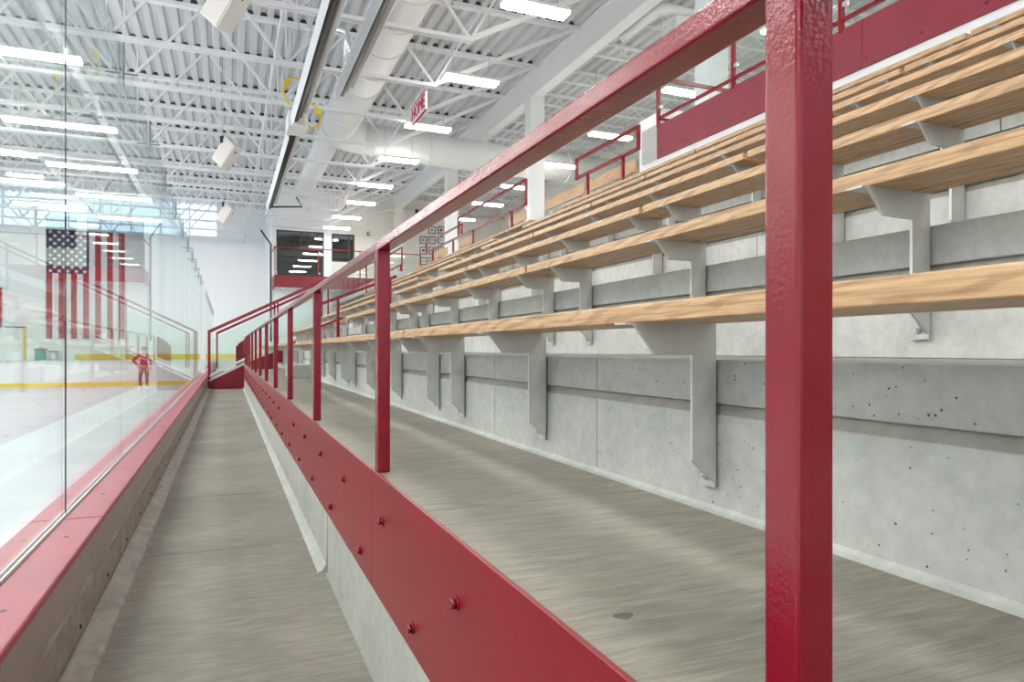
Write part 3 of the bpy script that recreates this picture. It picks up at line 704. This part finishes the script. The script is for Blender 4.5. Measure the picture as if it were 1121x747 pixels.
for ji, y in enumerate(JY):
    if y < 5 or y > YWALL - 0.5: continue
    j = thing('roof_joist', (0, y, ZCH), f'white open-web roof joist spanning over the ice, {ORD[ji - 4]} in view from the camera' if y > 12 else f'white open-web roof joist overhead, out of the frame, {ORD[ji - 1]} above the camera', 'joist', 'roof joists')
    MB().box(-30, JX1, y - 0.075, y - 0.012, ZCH, ZCH + 0.075).build('bottom_chord', WHITE, j)
    MB().box(-30, JX1, y + 0.012, y + 0.075, ZCH, ZCH + 0.075).build('bottom_chord', WHITE, j)
    MB().box(-30, 8.0, y - 0.075, y + 0.075, ZDK - 0.10, ZDK - 0.005).build('top_chord', WHITE, j)
    nb_ = int((JX1 - JX0) / BAY)
    for i in range(nb_):
        xr = JX1 - i * BAY
        w = (xr - BAY / 2, y, ZCH + 0.95)
        if diag0 is None:
            diag0 = [MB().bar((xr - 0.04, y, ZCH + 0.05), (xr - BAY + 0.04, y, ZDK - 0.07), 0.055, 0.055).build('web_diagonal', WHITE, j, org=w),
                     MB().bar((xr - BAY + 0.04, y, ZCH + 0.05), (xr - 2 * BAY + 0.04, y, ZDK - 0.07), 0.05, 0.05).build('web_diagonal', WHITE, j, org=(xr - 1.5 * BAY, y, ZCH + 0.95)),
                     MB().bar((xr - BAY, y, ZCH + 0.05), (xr - BAY, y, ZDK - 0.07), 0.035, 0.035).build('web_vertical', WHITE, j, org=w)]
        else:
            if i % 2 == 0: copy_of(diag0[0], w, j)
            else:
                if mir_o is None:
                    mir_o = MB().bar((xr - BAY + 0.04, y, ZCH + 0.05), (xr - 0.04, y, ZDK - 0.07), 0.055, 0.055).build('web_diagonal', WHITE, j, org=w)
                else: copy_of(mir_o, w, j)
            if i % 2 == 1: copy_of(diag0[2], w, j)
    fc = MB(); q = -30 + 3  # dark blocks put in as painted shade where flutes cross the chord
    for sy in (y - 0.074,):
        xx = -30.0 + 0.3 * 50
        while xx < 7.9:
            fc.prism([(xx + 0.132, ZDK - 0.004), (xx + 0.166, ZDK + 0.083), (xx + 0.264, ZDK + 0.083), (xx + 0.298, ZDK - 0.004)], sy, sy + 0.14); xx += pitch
    fc.build('flute_shade', FLUTE_SHADE, j)['kind'] = 'stuff'
    # end diagonals rising to the girder
    MB().bar((JX1 - 0.1, y, ZCH + 0.04), (7.75, y, ZDK - 0.12), 0.11, 0.09).build('end_diagonal', WHITE, j)
    MB().bar((JX1 - 0.05, y, ZCH + 0.05), (5.4, y, ZDK - 0.10), 0.05, 0.05).build('web_diagonal', WHITE, j)
# bridging lines between the joists
for bi, xb_ in enumerate((-9.0, -4.2, 0.9)):
    b_ = MB().tube([(xb_, JY[1], ZCH + 0.06), (xb_, YWALL, ZCH + 0.06)], 0.02, 6).build('joist_bridging', WHITE)
    tag(b_, ['thin white bridging rod under the roof, farthest out over the ice', 'thin white bridging rod under the roof, middle of the three', 'thin white bridging rod under the roof, beside the hanging speakers'][bi], 'rod', 'bridging rods')
gd = thing('roof_girder', (8.08, 15, Z(7.15)), 'deep white steel girder carrying the roof above the top of the seats', 'girder')
MB().box(8.06, 8.10, -11, YEW, Z(7.15) + 0.03, ZDK - 0.03).build('web', WHITE, gd)
MB().box(7.93, 8.23, -11, YEW, Z(7.15), Z(7.15) + 0.04).build('bottom_flange', WHITE, gd)
MB().box(7.93, 8.23, -11, YEW, ZDK - 0.05, ZDK - 0.008).build('top_flange', WHITE, gd)
MB().box(8.0, 8.06, -11, YEW, Z(7.19), ZDK - 0.05).build('side_plate', WHITE, gd)
for i, y in enumerate((2.3, 9.98, 17.65, 25.45, 34.3)):
    c = thing('steel_column', (8.08, y, ZCON), f'square white steel column under the roof girder, {ORD[i - 1]} in view along the concourse' if i else 'square white steel column on the raised platform, out of the frame', 'column', 'concourse columns')
    MB().box(7.86, 8.30, y - 0.2, y + 0.2, ZCON + 0.02, Z(7.13), 0.01).build('shaft', WHITE if i < 4 else WALLW, c)
    MB().box(7.80, 8.36, y - 0.26, y + 0.26, ZCON, ZCON + 0.02).build('base_plate', WHITE, c)
    MB().box(7.90, 8.26, y - 0.22, y + 0.22, Z(7.13), Z(7.15)).build('cap_plate', WHITE, c)
for i in range(16):                                    # shallow joists over the concourse
    y = 6.0 + i * 1.83
    j = thing('concourse_joist', (11, y, Z(7.2)), f'shallow white joist above the concourse beyond the girder, {ORD[i]} from the camera', 'joist', 'concourse joists')
    MB().box(8.25, 14, y - 0.03, y + 0.03, Z(7.45), Z(7.50)).build('bottom_chord', WHITE, j)
    MB().box(8.25, 14, y - 0.04, y + 0.04, ZDK - 0.12, ZDK - 0.055).build('top_chord', WHITE, j)
    wv = MB(); x = 8.3
    for q in range(12):
        wv.bar((x, y, Z(7.48) if q % 2 else ZDK - 0.08), (x + 0.47, y, ZDK - 0.08 if q % 2 else Z(7.48)), 0.025); x += 0.47
    wv.build('web', WHITE, j)

# ------------------------------------------------------------------ lights; the rows run on out of view, added to brighten the hall
def fixture(x, y, z, L, label, group, width=0.30, name='fluorescent_light'):
    t = thing(name, (x, y, z), label, 'light', group)
    MB().prism([(y - width / 2, z), (y + width / 2, z), (y + width / 2 - 0.04, z + 0.07), (y - width / 2 + 0.04, z + 0.07)], x - L / 2, x + L / 2, 'x').build('housing', WHITE, t)
    MB().box(x - L / 2 + 0.015, x + L / 2 - 0.015, y - width / 2 + 0.01, y + width / 2 - 0.01, z - 0.05, z - 0.001).build('diffuser', GLOW, t)
    for s in (-1, 1): MB().tube([(x + s * L * 0.35, y, z + 0.07), (x + s * L * 0.35, y, ZDK - 0.02)], 0.006, 5).build('hanger', STEEL, t)
    return t
zl = Z(5.82)
for i, y in enumerate((-9.0, -5.8, -2.6, 0.6, 3.9, 7.2, 10.56, 13.9, 17.3, 20.6, 24.1, 27.2, 30.4, 33.2)):
    fixture(4.86, y, zl, 1.20, f'short bright fluorescent light above the seats, {ORD[i - 6]} in view from the camera' if y > 10 else f'short added fluorescent light above the seats, out of the frame, {ORD[i]} from the back wall', 'lights over the seats')
for i, y in enumerate((-7, -3.6, -0.3, 3, 6.5, 10, 13.2, 16.7, 20, 23.3, 26.5, 30)):
    fixture(10.0, y, Z(6.05), 1.32, f'fluorescent light over the upper concourse beyond the girder, {ORD[i - 6]} in view from the camera' if y > 12 else f'added fluorescent light over the upper concourse, out of the frame, {ORD[i]} from the back wall', 'lights over the concourse', 0.26)
OUT = [(-3.93, y) for y in (-9, -4, 1.0, 6.0, 11.2, 16.0, 20.7, 25.2, 29.8, 34.5)] + [(-6.5, y) for y in (-7, -1.5, 3.5, 8.6, 13.7, 18.6, 24.3, 28.2, 32.4)] + [(x, y) for x in (-11.5, -16.5, -22, -27) for y in (-5, 1, 7, 13, 19, 25, 31)]
for i, (x, y) in enumerate(OUT):
    row = 'nearest the glass' if x > -5 else 'second from the glass' if x > -8 else f'{ORD[2 + (-11.5, -16.5, -22, -27).index(x)]} from the glass'
    idx = sum(1 for (xx, yy) in OUT if xx == x and yy < y and yy > (15 if x > -5 else 24))
    fixture(x, y, zl, 2.5, f'long fluorescent light over the ice, {ORD[idx]} in view along the row {row}' if (y > 15 if x > -5 else y > 24 if x > -8 else False) else f'long added fluorescent light out of the frame, {ORD[sum(1 for (xx, yy) in OUT if xx == x and yy < y)]} in the row {row}', 'lights over the ice', 0.34, 'rink_light')

# ------------------------------------------------------------------ radiant tube heaters
def heater(x, y0, y1, z, label):
    t = thing('radiant_heater', (x, (y0 + y1) / 2, z), label, 'heater', 'radiant heaters')
    ca, sa = math.cos(0.75), math.sin(0.75)
    def rt(a, c): return (x + a * ca - c * sa, z + a * sa + c * ca)      # the hood is tipped towards the seats
    prof = [(-0.22, -0.04), (-0.12, 0.15), (0.12, 0.15), (0.22, -0.04)]
    m = MB(); n = 4
    for th in (0.0,):
        outer = prof; inner = [(-0.21, -0.04), (-0.115, 0.142), (0.115, 0.142), (0.21, -0.04)]
        m.prism([rt(a, c) for a, c in outer] + [rt(a, c) for a, c in reversed(inner)], y0, y1)
    m.build('reflector', REFL, t)
    MB().tube([(rt(-0.06, 0.01)[0], y0, rt(-0.06, 0.01)[1]), (rt(-0.06, 0.01)[0], y1, rt(-0.06, 0.01)[1])], 0.05, 10).build('emitter_tube', DARK, t)
    MB().tube([(rt(0.07, 0.03)[0], y0, rt(0.07, 0.03)[1]), (rt(0.07, 0.03)[0], y1, rt(0.07, 0.03)[1])], 0.045, 10).build('return_tube', DARK, t)
    y = y0 + 0.8
    while y < y1:
        MB().tube([(x, y, z + 0.12), (x, y, ZDK + 0.03)], 0.008, 5).build('hanger', STEEL, t)
        y += 2.44
    return t
h1a = heater(1.5, 3.0, 16.0, Z(5.2), 'long silver radiant heater between speakers and duct, near run with yellow hose')
h1b = heater(1.5, 17.0, 26.3, Z(5.2), 'long silver radiant heater beyond the burner box, running to the end wall')
h2 = heater(2.2, 3.0, 14.05, Z(5.2), 'silver radiant heater hung closest to the big white duct')
MB().tube([(2.12, 13.2, Z(5.28)), (2.12, 13.2, Z(5.98)), (2.07, 13.2, Z(6.08)), (1.85, 13.2, Z(6.10))], 0.06, 12).build('flue', STEEL, h2)
MB().tube([(1.5, 26.3, Z(5.2)), (2.6, 26.6, Z(5.35)), (2.4, 26.6, Z(5.7))], 0.03, 8).build('flue', DARK, h1b)
bb = thing('burner_box', (1.5, 16.5, Z(5.1)), 'white burner box with yellow gas hoses between the two heater runs', 'burner')
MB().box(1.28, 1.72, 16.15, 16.85, Z(5.05), Z(5.42), 0.015).build('casing', WHITE, bb)
MB().box(1.36, 1.64, 16.02, 16.15, Z(5.10), Z(5.36), 0.01).build('front_plate', BOARD, bb)
def hose(pts): return MB().tube(pts, 0.022, 8).build('gas_hose', HOSE, bb)
def arc(cx, y, cz, rx, rz, a0, a1, n=12): return [(cx + rx * math.cos(a0 + (a1 - a0) * i / n), y, cz + rz * math.sin(a0 + (a1 - a0) * i / n)) for i in range(n + 1)]
hose(arc(1.42, 16.2, Z(5.86), 0.24, 0.32, PI * 0.35, PI * 1.40))
hose(arc(1.80, 16.2, Z(5.36), 0.20, 0.27, PI * 0.75, -PI * 0.75))
MB().box(1.19, 1.31, 16.15, 16.25, Z(5.96), Z(6.10), 0.02).build('hose_tag', HOSE, bb)
MB().box(1.88, 1.99, 16.15, 16.25, Z(5.40), Z(5.56), 0.02).build('hose_tag', HOSE, bb)

# ------------------------------------------------------------------ ducts
XDU, ZDU, RD = 3.05, Z(6.62), 0.50
du = thing('main_duct', (XDU, 15, ZDU), 'large round white spiral duct threading the joists and turning over the seats', 'duct')
bend = [(XDU + 0.9 * (1 - math.cos(t)), 20.6 + 0.9 * math.sin(t), ZDU) for t in [PI / 2 * i / 8 for i in range(9)]]
MB().tube([(XDU, -3, ZDU), (XDU, 20.6, ZDU)], RD, 28).build('duct_run', DUCT, du)
MB().tube(bend, RD, 28).build('elbow', DUCT, du)
MB().tube([(XDU + 0.9, 21.5, ZDU - 0.0), (5.2, 21.5, ZDU - 0.1), (13.9, 21.5, ZDU - 0.25)], RD, 28).build('cross_run', DUCT, du)
ring0 = None
for y in [4.5 + 1.22 * i for i in range(14)]:
    if ring0 is None: ring0 = MB().tube([(XDU, y, ZDU), (XDU, y + 0.05, ZDU)], RD + 0.018, 28).build('coupling_ring', DUCT, du, org=(XDU, y, ZDU))
    else: copy_of(ring0, (XDU, y, ZDU), du)
for x in (4.2, 6.0, 8.9, 11):
    zz = ZDU - 0.1 - (x - 5.2) * 0.0172 if x > 5.2 else ZDU - 0.05
    MB().tube([(x, 21.5, zz), (x + 0.05, 21.5, zz)], RD + 0.018, 28).build('coupling_ring', DUCT, du)
MB().tube([(XDU - 0.1, 21.0, ZDU), (XDU - 0.1, 29.5, ZDU)], 0.36, 20).build('branch_run', DUCT, du)
hv = thing('vent_pipe', (9, 14, Z(7.5)), 'white bent vent pipe under the concourse roof beyond the girder', 'pipe')
d1 = 809.8 * 8.5 / (683 - 248); d2 = 809.8 * 8.5 / (722 - 248)
ya, yb = (d1 - 3.28) / 0.9225, (d2 - 3.28) / 0.9225
MB().tube([(8.5, ya, Z(7.28)), (8.5, yb + 0.15, Z(7.28)), (8.55, yb + 0.03, Z(7.28)), (8.7, yb, Z(7.28)), (12, yb, Z(7.28))], 0.13, 14).build('pipe_run', DUCT, hv)
MB().tube([(8.5, ya, Z(7.28)), (8.5, ya - 0.06, Z(7.28))], 0.15, 14).build('collar', DUCT, hv)
uh = thing('unit_heater', (9.4, yb, Z(7.1)), 'white unit heater hung under the vent pipe beyond the girder', 'heater')
MB().box(8.75, 9.25, yb - 0.25, yb + 0.25, Z(6.65), Z(7.10), 0.03).build('casing', DUCT, uh)
for i in range(6): MB().box(8.72, 8.75, yb - 0.22, yb + 0.22, Z(6.70) + i * 0.065, Z(6.73) + i * 0.065).build('louver', WHITE, uh)

# ------------------------------------------------------------------ hanging loudspeakers
def speaker(y, label):
    x, z = 0.0, Z(5.2)
    s = thing('hanging_speaker', (x, y, z), label, 'speaker', 'hanging speakers')
    rr, uu, ff = Vector((0.9225, -0.3859, 0)), Vector((0, 0, 1)), Vector((0.3859, 0.9225, 0))
    A = (rr * 0.69 - uu * 0.66 - ff * 0.45).normalized(); B = rr * 0.61 + uu * 0.79 - ff * 0.222; B = (B - A * A.dot(B)).normalized()
    N = A.cross(B)
    R = Matrix((A, N, B)).transposed()          # local x along the short side, z along the long side, y the depth
    if N.dot(ff) < 0: R = Matrix((A, -N, B)).transposed()
    def bx(x0, x1, y0, y1, z0, z1, nm, m, cbv=0.0):
        mb = MB().box(x0, x1, y0, y1, z0, z1, cbv); mb.v = [tuple(R @ Vector(p) + Vector((x, y, z))) for p in mb.v]
        return mb.build(nm, m, s)
    bx(-0.27, 0.27, -0.12, 0.14, -0.36, 0.36, 'cabinet', BEIGE, 0.015)
    bx(-0.25, 0.25, -0.132, -0.121, -0.34, 0.34, 'grille', plain('speaker_grille', (0.66, 0.62, 0.58), 0.7))
    bx(0.271, 0.285, -0.02, 0.02, 0.18, 0.22, 'knob', BLACK)
    MB().tube([(x - 0.1, y, z + 0.20), (x - 0.1, y, ZDK + 0.02)], 0.012, 6).build('hanger', STEEL, s)
    MB().box(x - 0.16, x - 0.06, y - 0.05, y + 0.03, z + 0.26, z + 0.44).build('clamp', BLACK, s)
speaker(11.1, 'grey box loudspeaker hung from the roof, closest to the camera')
speaker(19.6, 'grey box loudspeaker hung from the roof, middle of the three')
speaker(28.3, 'grey box loudspeaker hung in front of the clerestory windows')

# ------------------------------------------------------------------ hanging signs
SIGNR = plain('sign_red', (0.55, 0.02, 0.07), 0.5); SIGNW = plain('sign_white', (0.85, 0.80, 0.82), 0.5)
def text_mesh(body, size):
    cu = bpy.data.curves.new('text_curve', 'FONT'); cu.body = body; cu.size = size; cu.extrude = 0.006; cu.align_x = 'CENTER'; cu.align_y = 'CENTER'
    o = bpy.data.objects.new('text_tmp', cu); COL.objects.link(o)
    bpy.context.view_layer.update()
    me = bpy.data.meshes.new_from_object(o.evaluated_get(bpy.context.evaluated_depsgraph_get()))
    bpy.data.objects.remove(o); return me
def sign(y, body, label, L=1.25, hh=0.42):
    x, z = 4.04, Z(5.5)
    s = thing('hanging_sign', (x, y, z), label, 'sign', 'hanging signs')
    MB().box(x, x + 0.03, y - L / 2, y + L / 2, z - hh / 2, z + hh / 2).build('board', SIGNW, s)
    f = MB()
    for a, b in ((z - hh / 2 - 0.008, z - hh / 2 + 0.008), (z + hh / 2 - 0.008, z + hh / 2 + 0.008)): f.box(x - 0.012, x + 0.035, y - L / 2, y + L / 2, a, b)
    f.build('border', SIGNR, s)
    for dy in (-0.4, 0.4): MB().tube([(x + 0.015, y + dy, z + hh / 2), (x + 0.015, y + dy, ZDK + 0.03)], 0.008, 5).build('hanger', STEEL, s)
    if body:
        me = text_mesh(body, 0.42); me.materials.clear(); me.materials.append(SIGNR)
        w, h_ = 1.10 / max(v.co.x - v2.co.x for v in me.vertices for v2 in [min(me.vertices, key=lambda q: q.co.x)]), 1.0
        t = bpy.data.objects.new('lettering', me); COL.objects.link(t); place(t, (x - 0.01, y, z), s)
        t.rotation_euler = (PI / 2, 0, -PI / 2); t.scale = (w, 1.0, 1.0)
sign(15.2, 'HOME', 'hanging white sign with red HOME lettering under the joists')
sign(25.8, '', 'small white and red hanging sign far beyond the HOME sign', 0.9)

# ------------------------------------------------------------------ upper guard frames, backrests, raised platform
def frame_guard(x, y0, y1, zt_, zm, zf, label, legs):
    g = thing('loop_guardrail', (x, (y0 + y1) / 2, zf), label, 'guardrail', 'loop guardrails above the seats')
    t = 0.045
    MB().bar((x, y0, zt_), (x, y1, zt_), t).build('top_rail', RED, g)
    MB().bar((x, y0, zm), (x, y1, zm), t).build('lower_rail', RED, g)
    for y in (y0, y1): MB().bar((x, y, zm - t / 2), (x, y, zt_ + t / 2), t).build('end_post', RED, g)
    for y in legs: MB().bar((x, y, zf), (x, y, zm), t).build('leg', RED, g)
frame_guard(5.45, 8.33, 10.2, Z(3.20), Z(2.89), Z(2.12), 'red loop guardrail on two legs beside the raised red platform', (8.75, 9.82))
frame_guard(5.2, 11.75, 15.8, Z(3.20), Z(2.74), Z(2.12), 'long red loop guardrail in front of the second white column', (12.45, 14.75))
frame_guard(5.45, 16.3, 19.6, Z(3.15), Z(2.87), Z(2.12), 'red loop guardrail before the framed pictures', (17.0, 18.9))
frame_guard(5.2, 21.6, 24.2, Z(3.29), Z(2.74), ZCON, 'far red loop guardrail at the head of the stair', (21.75, 23.8))
for i, (pa, pb) in enumerate(((641.5, 695), (597, 639), (556, 575), (502, 516), (474, 489))):
    x = 5.9
    ya, yb = [(809.8 * x / (p - 248) - 0.3859 * x) / 0.9225 for p in (pb, pa)]
    o = thing('backrest_board', (x, (ya + yb) / 2, ZCON), f'upright oak board behind the top row, {ORD[i]} from the raised platform', 'board', 'upright oak boards')
    MB().box(x, x + 0.035, ya, yb, Z(2.79), Z(2.99), 0.004).build('plank', OAK, o)
    for y in (ya + 0.2, yb - 0.2): MB().box(x + 0.036, x + 0.06, y - 0.02, y + 0.02, ZCON, Z(2.95)).build('support', ALU, o)
XP, YPE = 5.62, 8.06
structure(MB().box(XP, 14, -11, YPE, ZCON + 0.01, Z(2.74)).build('floor_raised', CONC_FOOT))
wr = struct_root('wall_raised', (XP, 0, Z(2.1)))
MB().box(XP - 0.02, XP, -6, YPE, Z(2.10), Z(2.70)).build('wall_section', WALLP, wr)
pg = thing('platform_guard', (XP, 3, Z(2.7)), 'tall red fascia with glass guard above it over the top row', 'guardrail')
fs = [-6, -1.5, 1.3, 4.7, YPE]
for a, b in zip(fs, fs[1:]):
    MB().box(XP - 0.045, XP - 0.021, a + 0.002, b - 0.002, Z(2.68), Z(3.145), 0.002).build('fascia', RED_FASCIA, pg)
y = -5.8
while y < YPE - 0.1:
    for zz in (Z(2.76),): MB().tube([(XP - 0.046, y, zz), (XP - 0.056, y, zz)], 0.011, 8).build('bolt', RED, pg)
    y += 0.55
MB().bar((XP - 0.03, -6, Z(3.24)), (XP - 0.03, YPE, Z(3.24)), 0.045, 0.03).build('bottom_rail', RED, pg)
MB().bar((XP - 0.03, -6, Z(3.81)), (XP - 0.03, YPE, Z(3.81)), 0.045).build('top_rail', RED, pg)
MB().bar((XP - 0.03, YPE - 0.02, Z(3.81)), (8.6, YPE - 0.02, Z(3.81)), 0.045).build('top_rail', RED, pg)
MB().bar((XP - 0.03, YPE - 0.02, Z(3.24)), (8.6, YPE - 0.02, Z(3.24)), 0.045, 0.03).build('bottom_rail', RED, pg)
py = [YPE - 0.025, 6.5, 4.95, 3.4, 1.85, 0.3, -1.25, -2.8]
for y in py: MB().box(XP - 0.055, XP - 0.01, y - 0.0225, y + 0.0225, Z(3.12), Z(3.81), 0.003).build('post', RED, pg)
for x in (7.1, 8.6): MB().box(x - 0.022, x + 0.022, YPE - 0.04, YPE, Z(2.74), Z(3.81), 0.003).build('post', RED, pg)
for b, a in zip(py, py[1:]):
    MB().box(XP - 0.036, XP - 0.026, a + 0.07, b - 0.07, Z(3.28), Z(3.76)).build('glass_panel', GLASS_GREEN, pg)
    for yy in (a + 0.05, b - 0.05):
        for zz in (Z(3.36), Z(3.66)): MB().box(XP - 0.05, XP - 0.012, yy - 0.03, yy + 0.03, zz, zz + 0.05, 0.004).build('glass_clip', STEEL, pg)
lw_ = thing('vent_cabinet', (6.2, 8.4, ZCON), 'white half-height cabinet with grey grille at the end of the red fascia', 'cabinet')
MB().box(5.72, 7.6, YPE + 0.02, 8.72, ZCON, Z(3.42), 0.01).build('casing', WALLP, lw_)
MB().box(5.70, 5.72, YPE + 0.06, 8.62, Z(2.75), Z(3.24)).build('grille', GREYP, lw_)

# ------------------------------------------------------------------ person on the ice
def person(x, y, z0):
    verts = []; edges = []; rad = []
    def v(px, py, pz, r, link=None):
        verts.append((px, py, pz)); rad.append(r); i = len(verts) - 1
        if link is not None: edges.append((link, i))
        return i
    pel = v(0, 0, 0.98, 0.15)
    ab = v(0, 0, 1.15, 0.15, pel); ch = v(0, 0.01, 1.36, 0.165, ab); up = v(0, 0.015, 1.50, 0.11, ch)
    nk = v(0, 0.0, 1.57, 0.058, up); h1 = v(0, -0.01, 1.66, 0.085, nk); h2 = v(0, -0.01, 1.76, 0.095, h1); v(0, -0.005, 1.84, 0.06, h2)
    v(0, -0.105, 1.70, 0.018, h1)
    for s in (-1, 1):
        hp = v(s * 0.10, 0, 0.92, 0.12, pel); kn = v(s * 0.13, -0.04, 0.52, 0.075, hp); an = v(s * 0.14, 0.02, 0.14, 0.055, kn)
        v(s * 0.15, -0.02, 0.06, 0.05, an); v(s * 0.16, -0.17, 0.045, 0.04, len(verts) - 1)
        sh = v(s * 0.20, 0.01, 1.46, 0.085, up)
        if s < 0: el = v(-0.42, 0.04, 1.28, 0.06, sh); wr = v(-0.24, -0.10, 1.08, 0.042, el); d = Vector((0.6, -0.2, -0.35)).normalized()
        else: el = v(0.27, -0.02, 1.20, 0.06, sh); wr = v(0.28, -0.16, 0.98, 0.042, el); d = Vector((0.0, -0.5, -0.8)).normalized()
        wp = Vector(verts[wr]); pm = v(*(wp + d * 0.06), 0.036, wr)
        side = d.cross(Vector((0, 0, 1))).normalized()
        for q, (off, ln) in enumerate(((-0.03, 0.065), (-0.01, 0.078), (0.01, 0.072), (0.03, 0.055))):
            a = v(*(wp + d * 0.105 + side * off), 0.0105, pm); v(*(wp + d * (0.105 + ln) + side * off * 1.2 + Vector((0, 0, -0.015))), 0.008, a)
        v(*(wp + d * 0.08 + side * 0.055 + Vector((0, -0.02, 0))), 0.011, pm)
    me = bpy.data.meshes.new('person'); me.from_pydata(verts, edges, [])
    o = bpy.data.objects.new('person', me); COL.objects.link(o)
    sk = o.modifiers.new('skin', 'SKIN'); sk.use_smooth_shade = True
    for i, r in enumerate(rad): me.skin_vertices[0].data[i].radius = (r, r * (0.8 if i in (0, 1, 2) else 1))
    me.skin_vertices[0].data[0].use_root = True
    o.modifiers.new('sub', 'SUBSURF').levels = 2; o.modifiers['sub'].render_levels = 2
    bpy.context.view_layer.update()
    m2 = bpy.data.meshes.new_from_object(o.evaluated_get(bpy.context.evaluated_depsgraph_get()))
    o.modifiers.clear(); o.data = m2
    m2.materials.clear()
    for m in (SKIN, JERSEY, TROUSER, BOARD): m2.materials.append(m)
    for p in m2.polygons:
        c = p.center; p.use_smooth = True
        hand = (c.z < 1.10 and c.y < -0.085 and abs(c.x) > 0.10 and c.z > 0.75)
        p.material_index = 3 if c.z < 0.17 else 0 if hand else 2 if c.z < 0.93 else 1 if c.z < 1.565 else 0
    place(o, (x, y, z0)); tag(o, 'person in red jersey and dark trousers standing on the ice with hand on hip', 'person')
    hm = MB(); rings = []
    for i in range(7):
        t = i / 6 * PI / 2; r = 0.128 * math.cos(t) + 0.002; rings.append((r, 1.735 + 0.135 * math.sin(t)))
    for i in range(6):
        n = 16
        vs = [(x + r * math.cos(2 * PI * k / n), y - 0.005 + 1.12 * r * math.sin(2 * PI * k / n), z0 + zz) for r, zz in rings[i:i + 2] for k in range(n)]
        hm.add(vs, [(k, (k + 1) % n, n + (k + 1) % n, n + k) for k in range(n)], True)
    hm.build('helmet', RED_FASCIA, o)
    for s in (-1, 1): MB().tube([(x + s * 0.035, y - 0.094, z0 + 1.725), (x + s * 0.035, y - 0.108, z0 + 1.725)], 0.012, 8).build('eye', BLACK, o)
    MB().box(x - 0.03, x + 0.03, y - 0.098, y - 0.09, z0 + 1.632, z0 + 1.642).build('mouth', TROUSER, o)
    for s in (-1, 1):
        MB().tube([(x + s * 0.098, y - 0.01, z0 + 1.66), (x + s * 0.103, y - 0.01, z0 + 1.71)], 0.018, 8).build('ear', SKIN, o)
        MB().box(x + s * 0.155 - 0.004, x + s * 0.155 + 0.004, y - 0.22, y + 0.06, z0 - 0.02, z0 + 0.025).build('skate_blade', STEEL, o)
    return o
YP = 33.2
person(pxX(157.5, YP), YP, ZICE + 0.022)
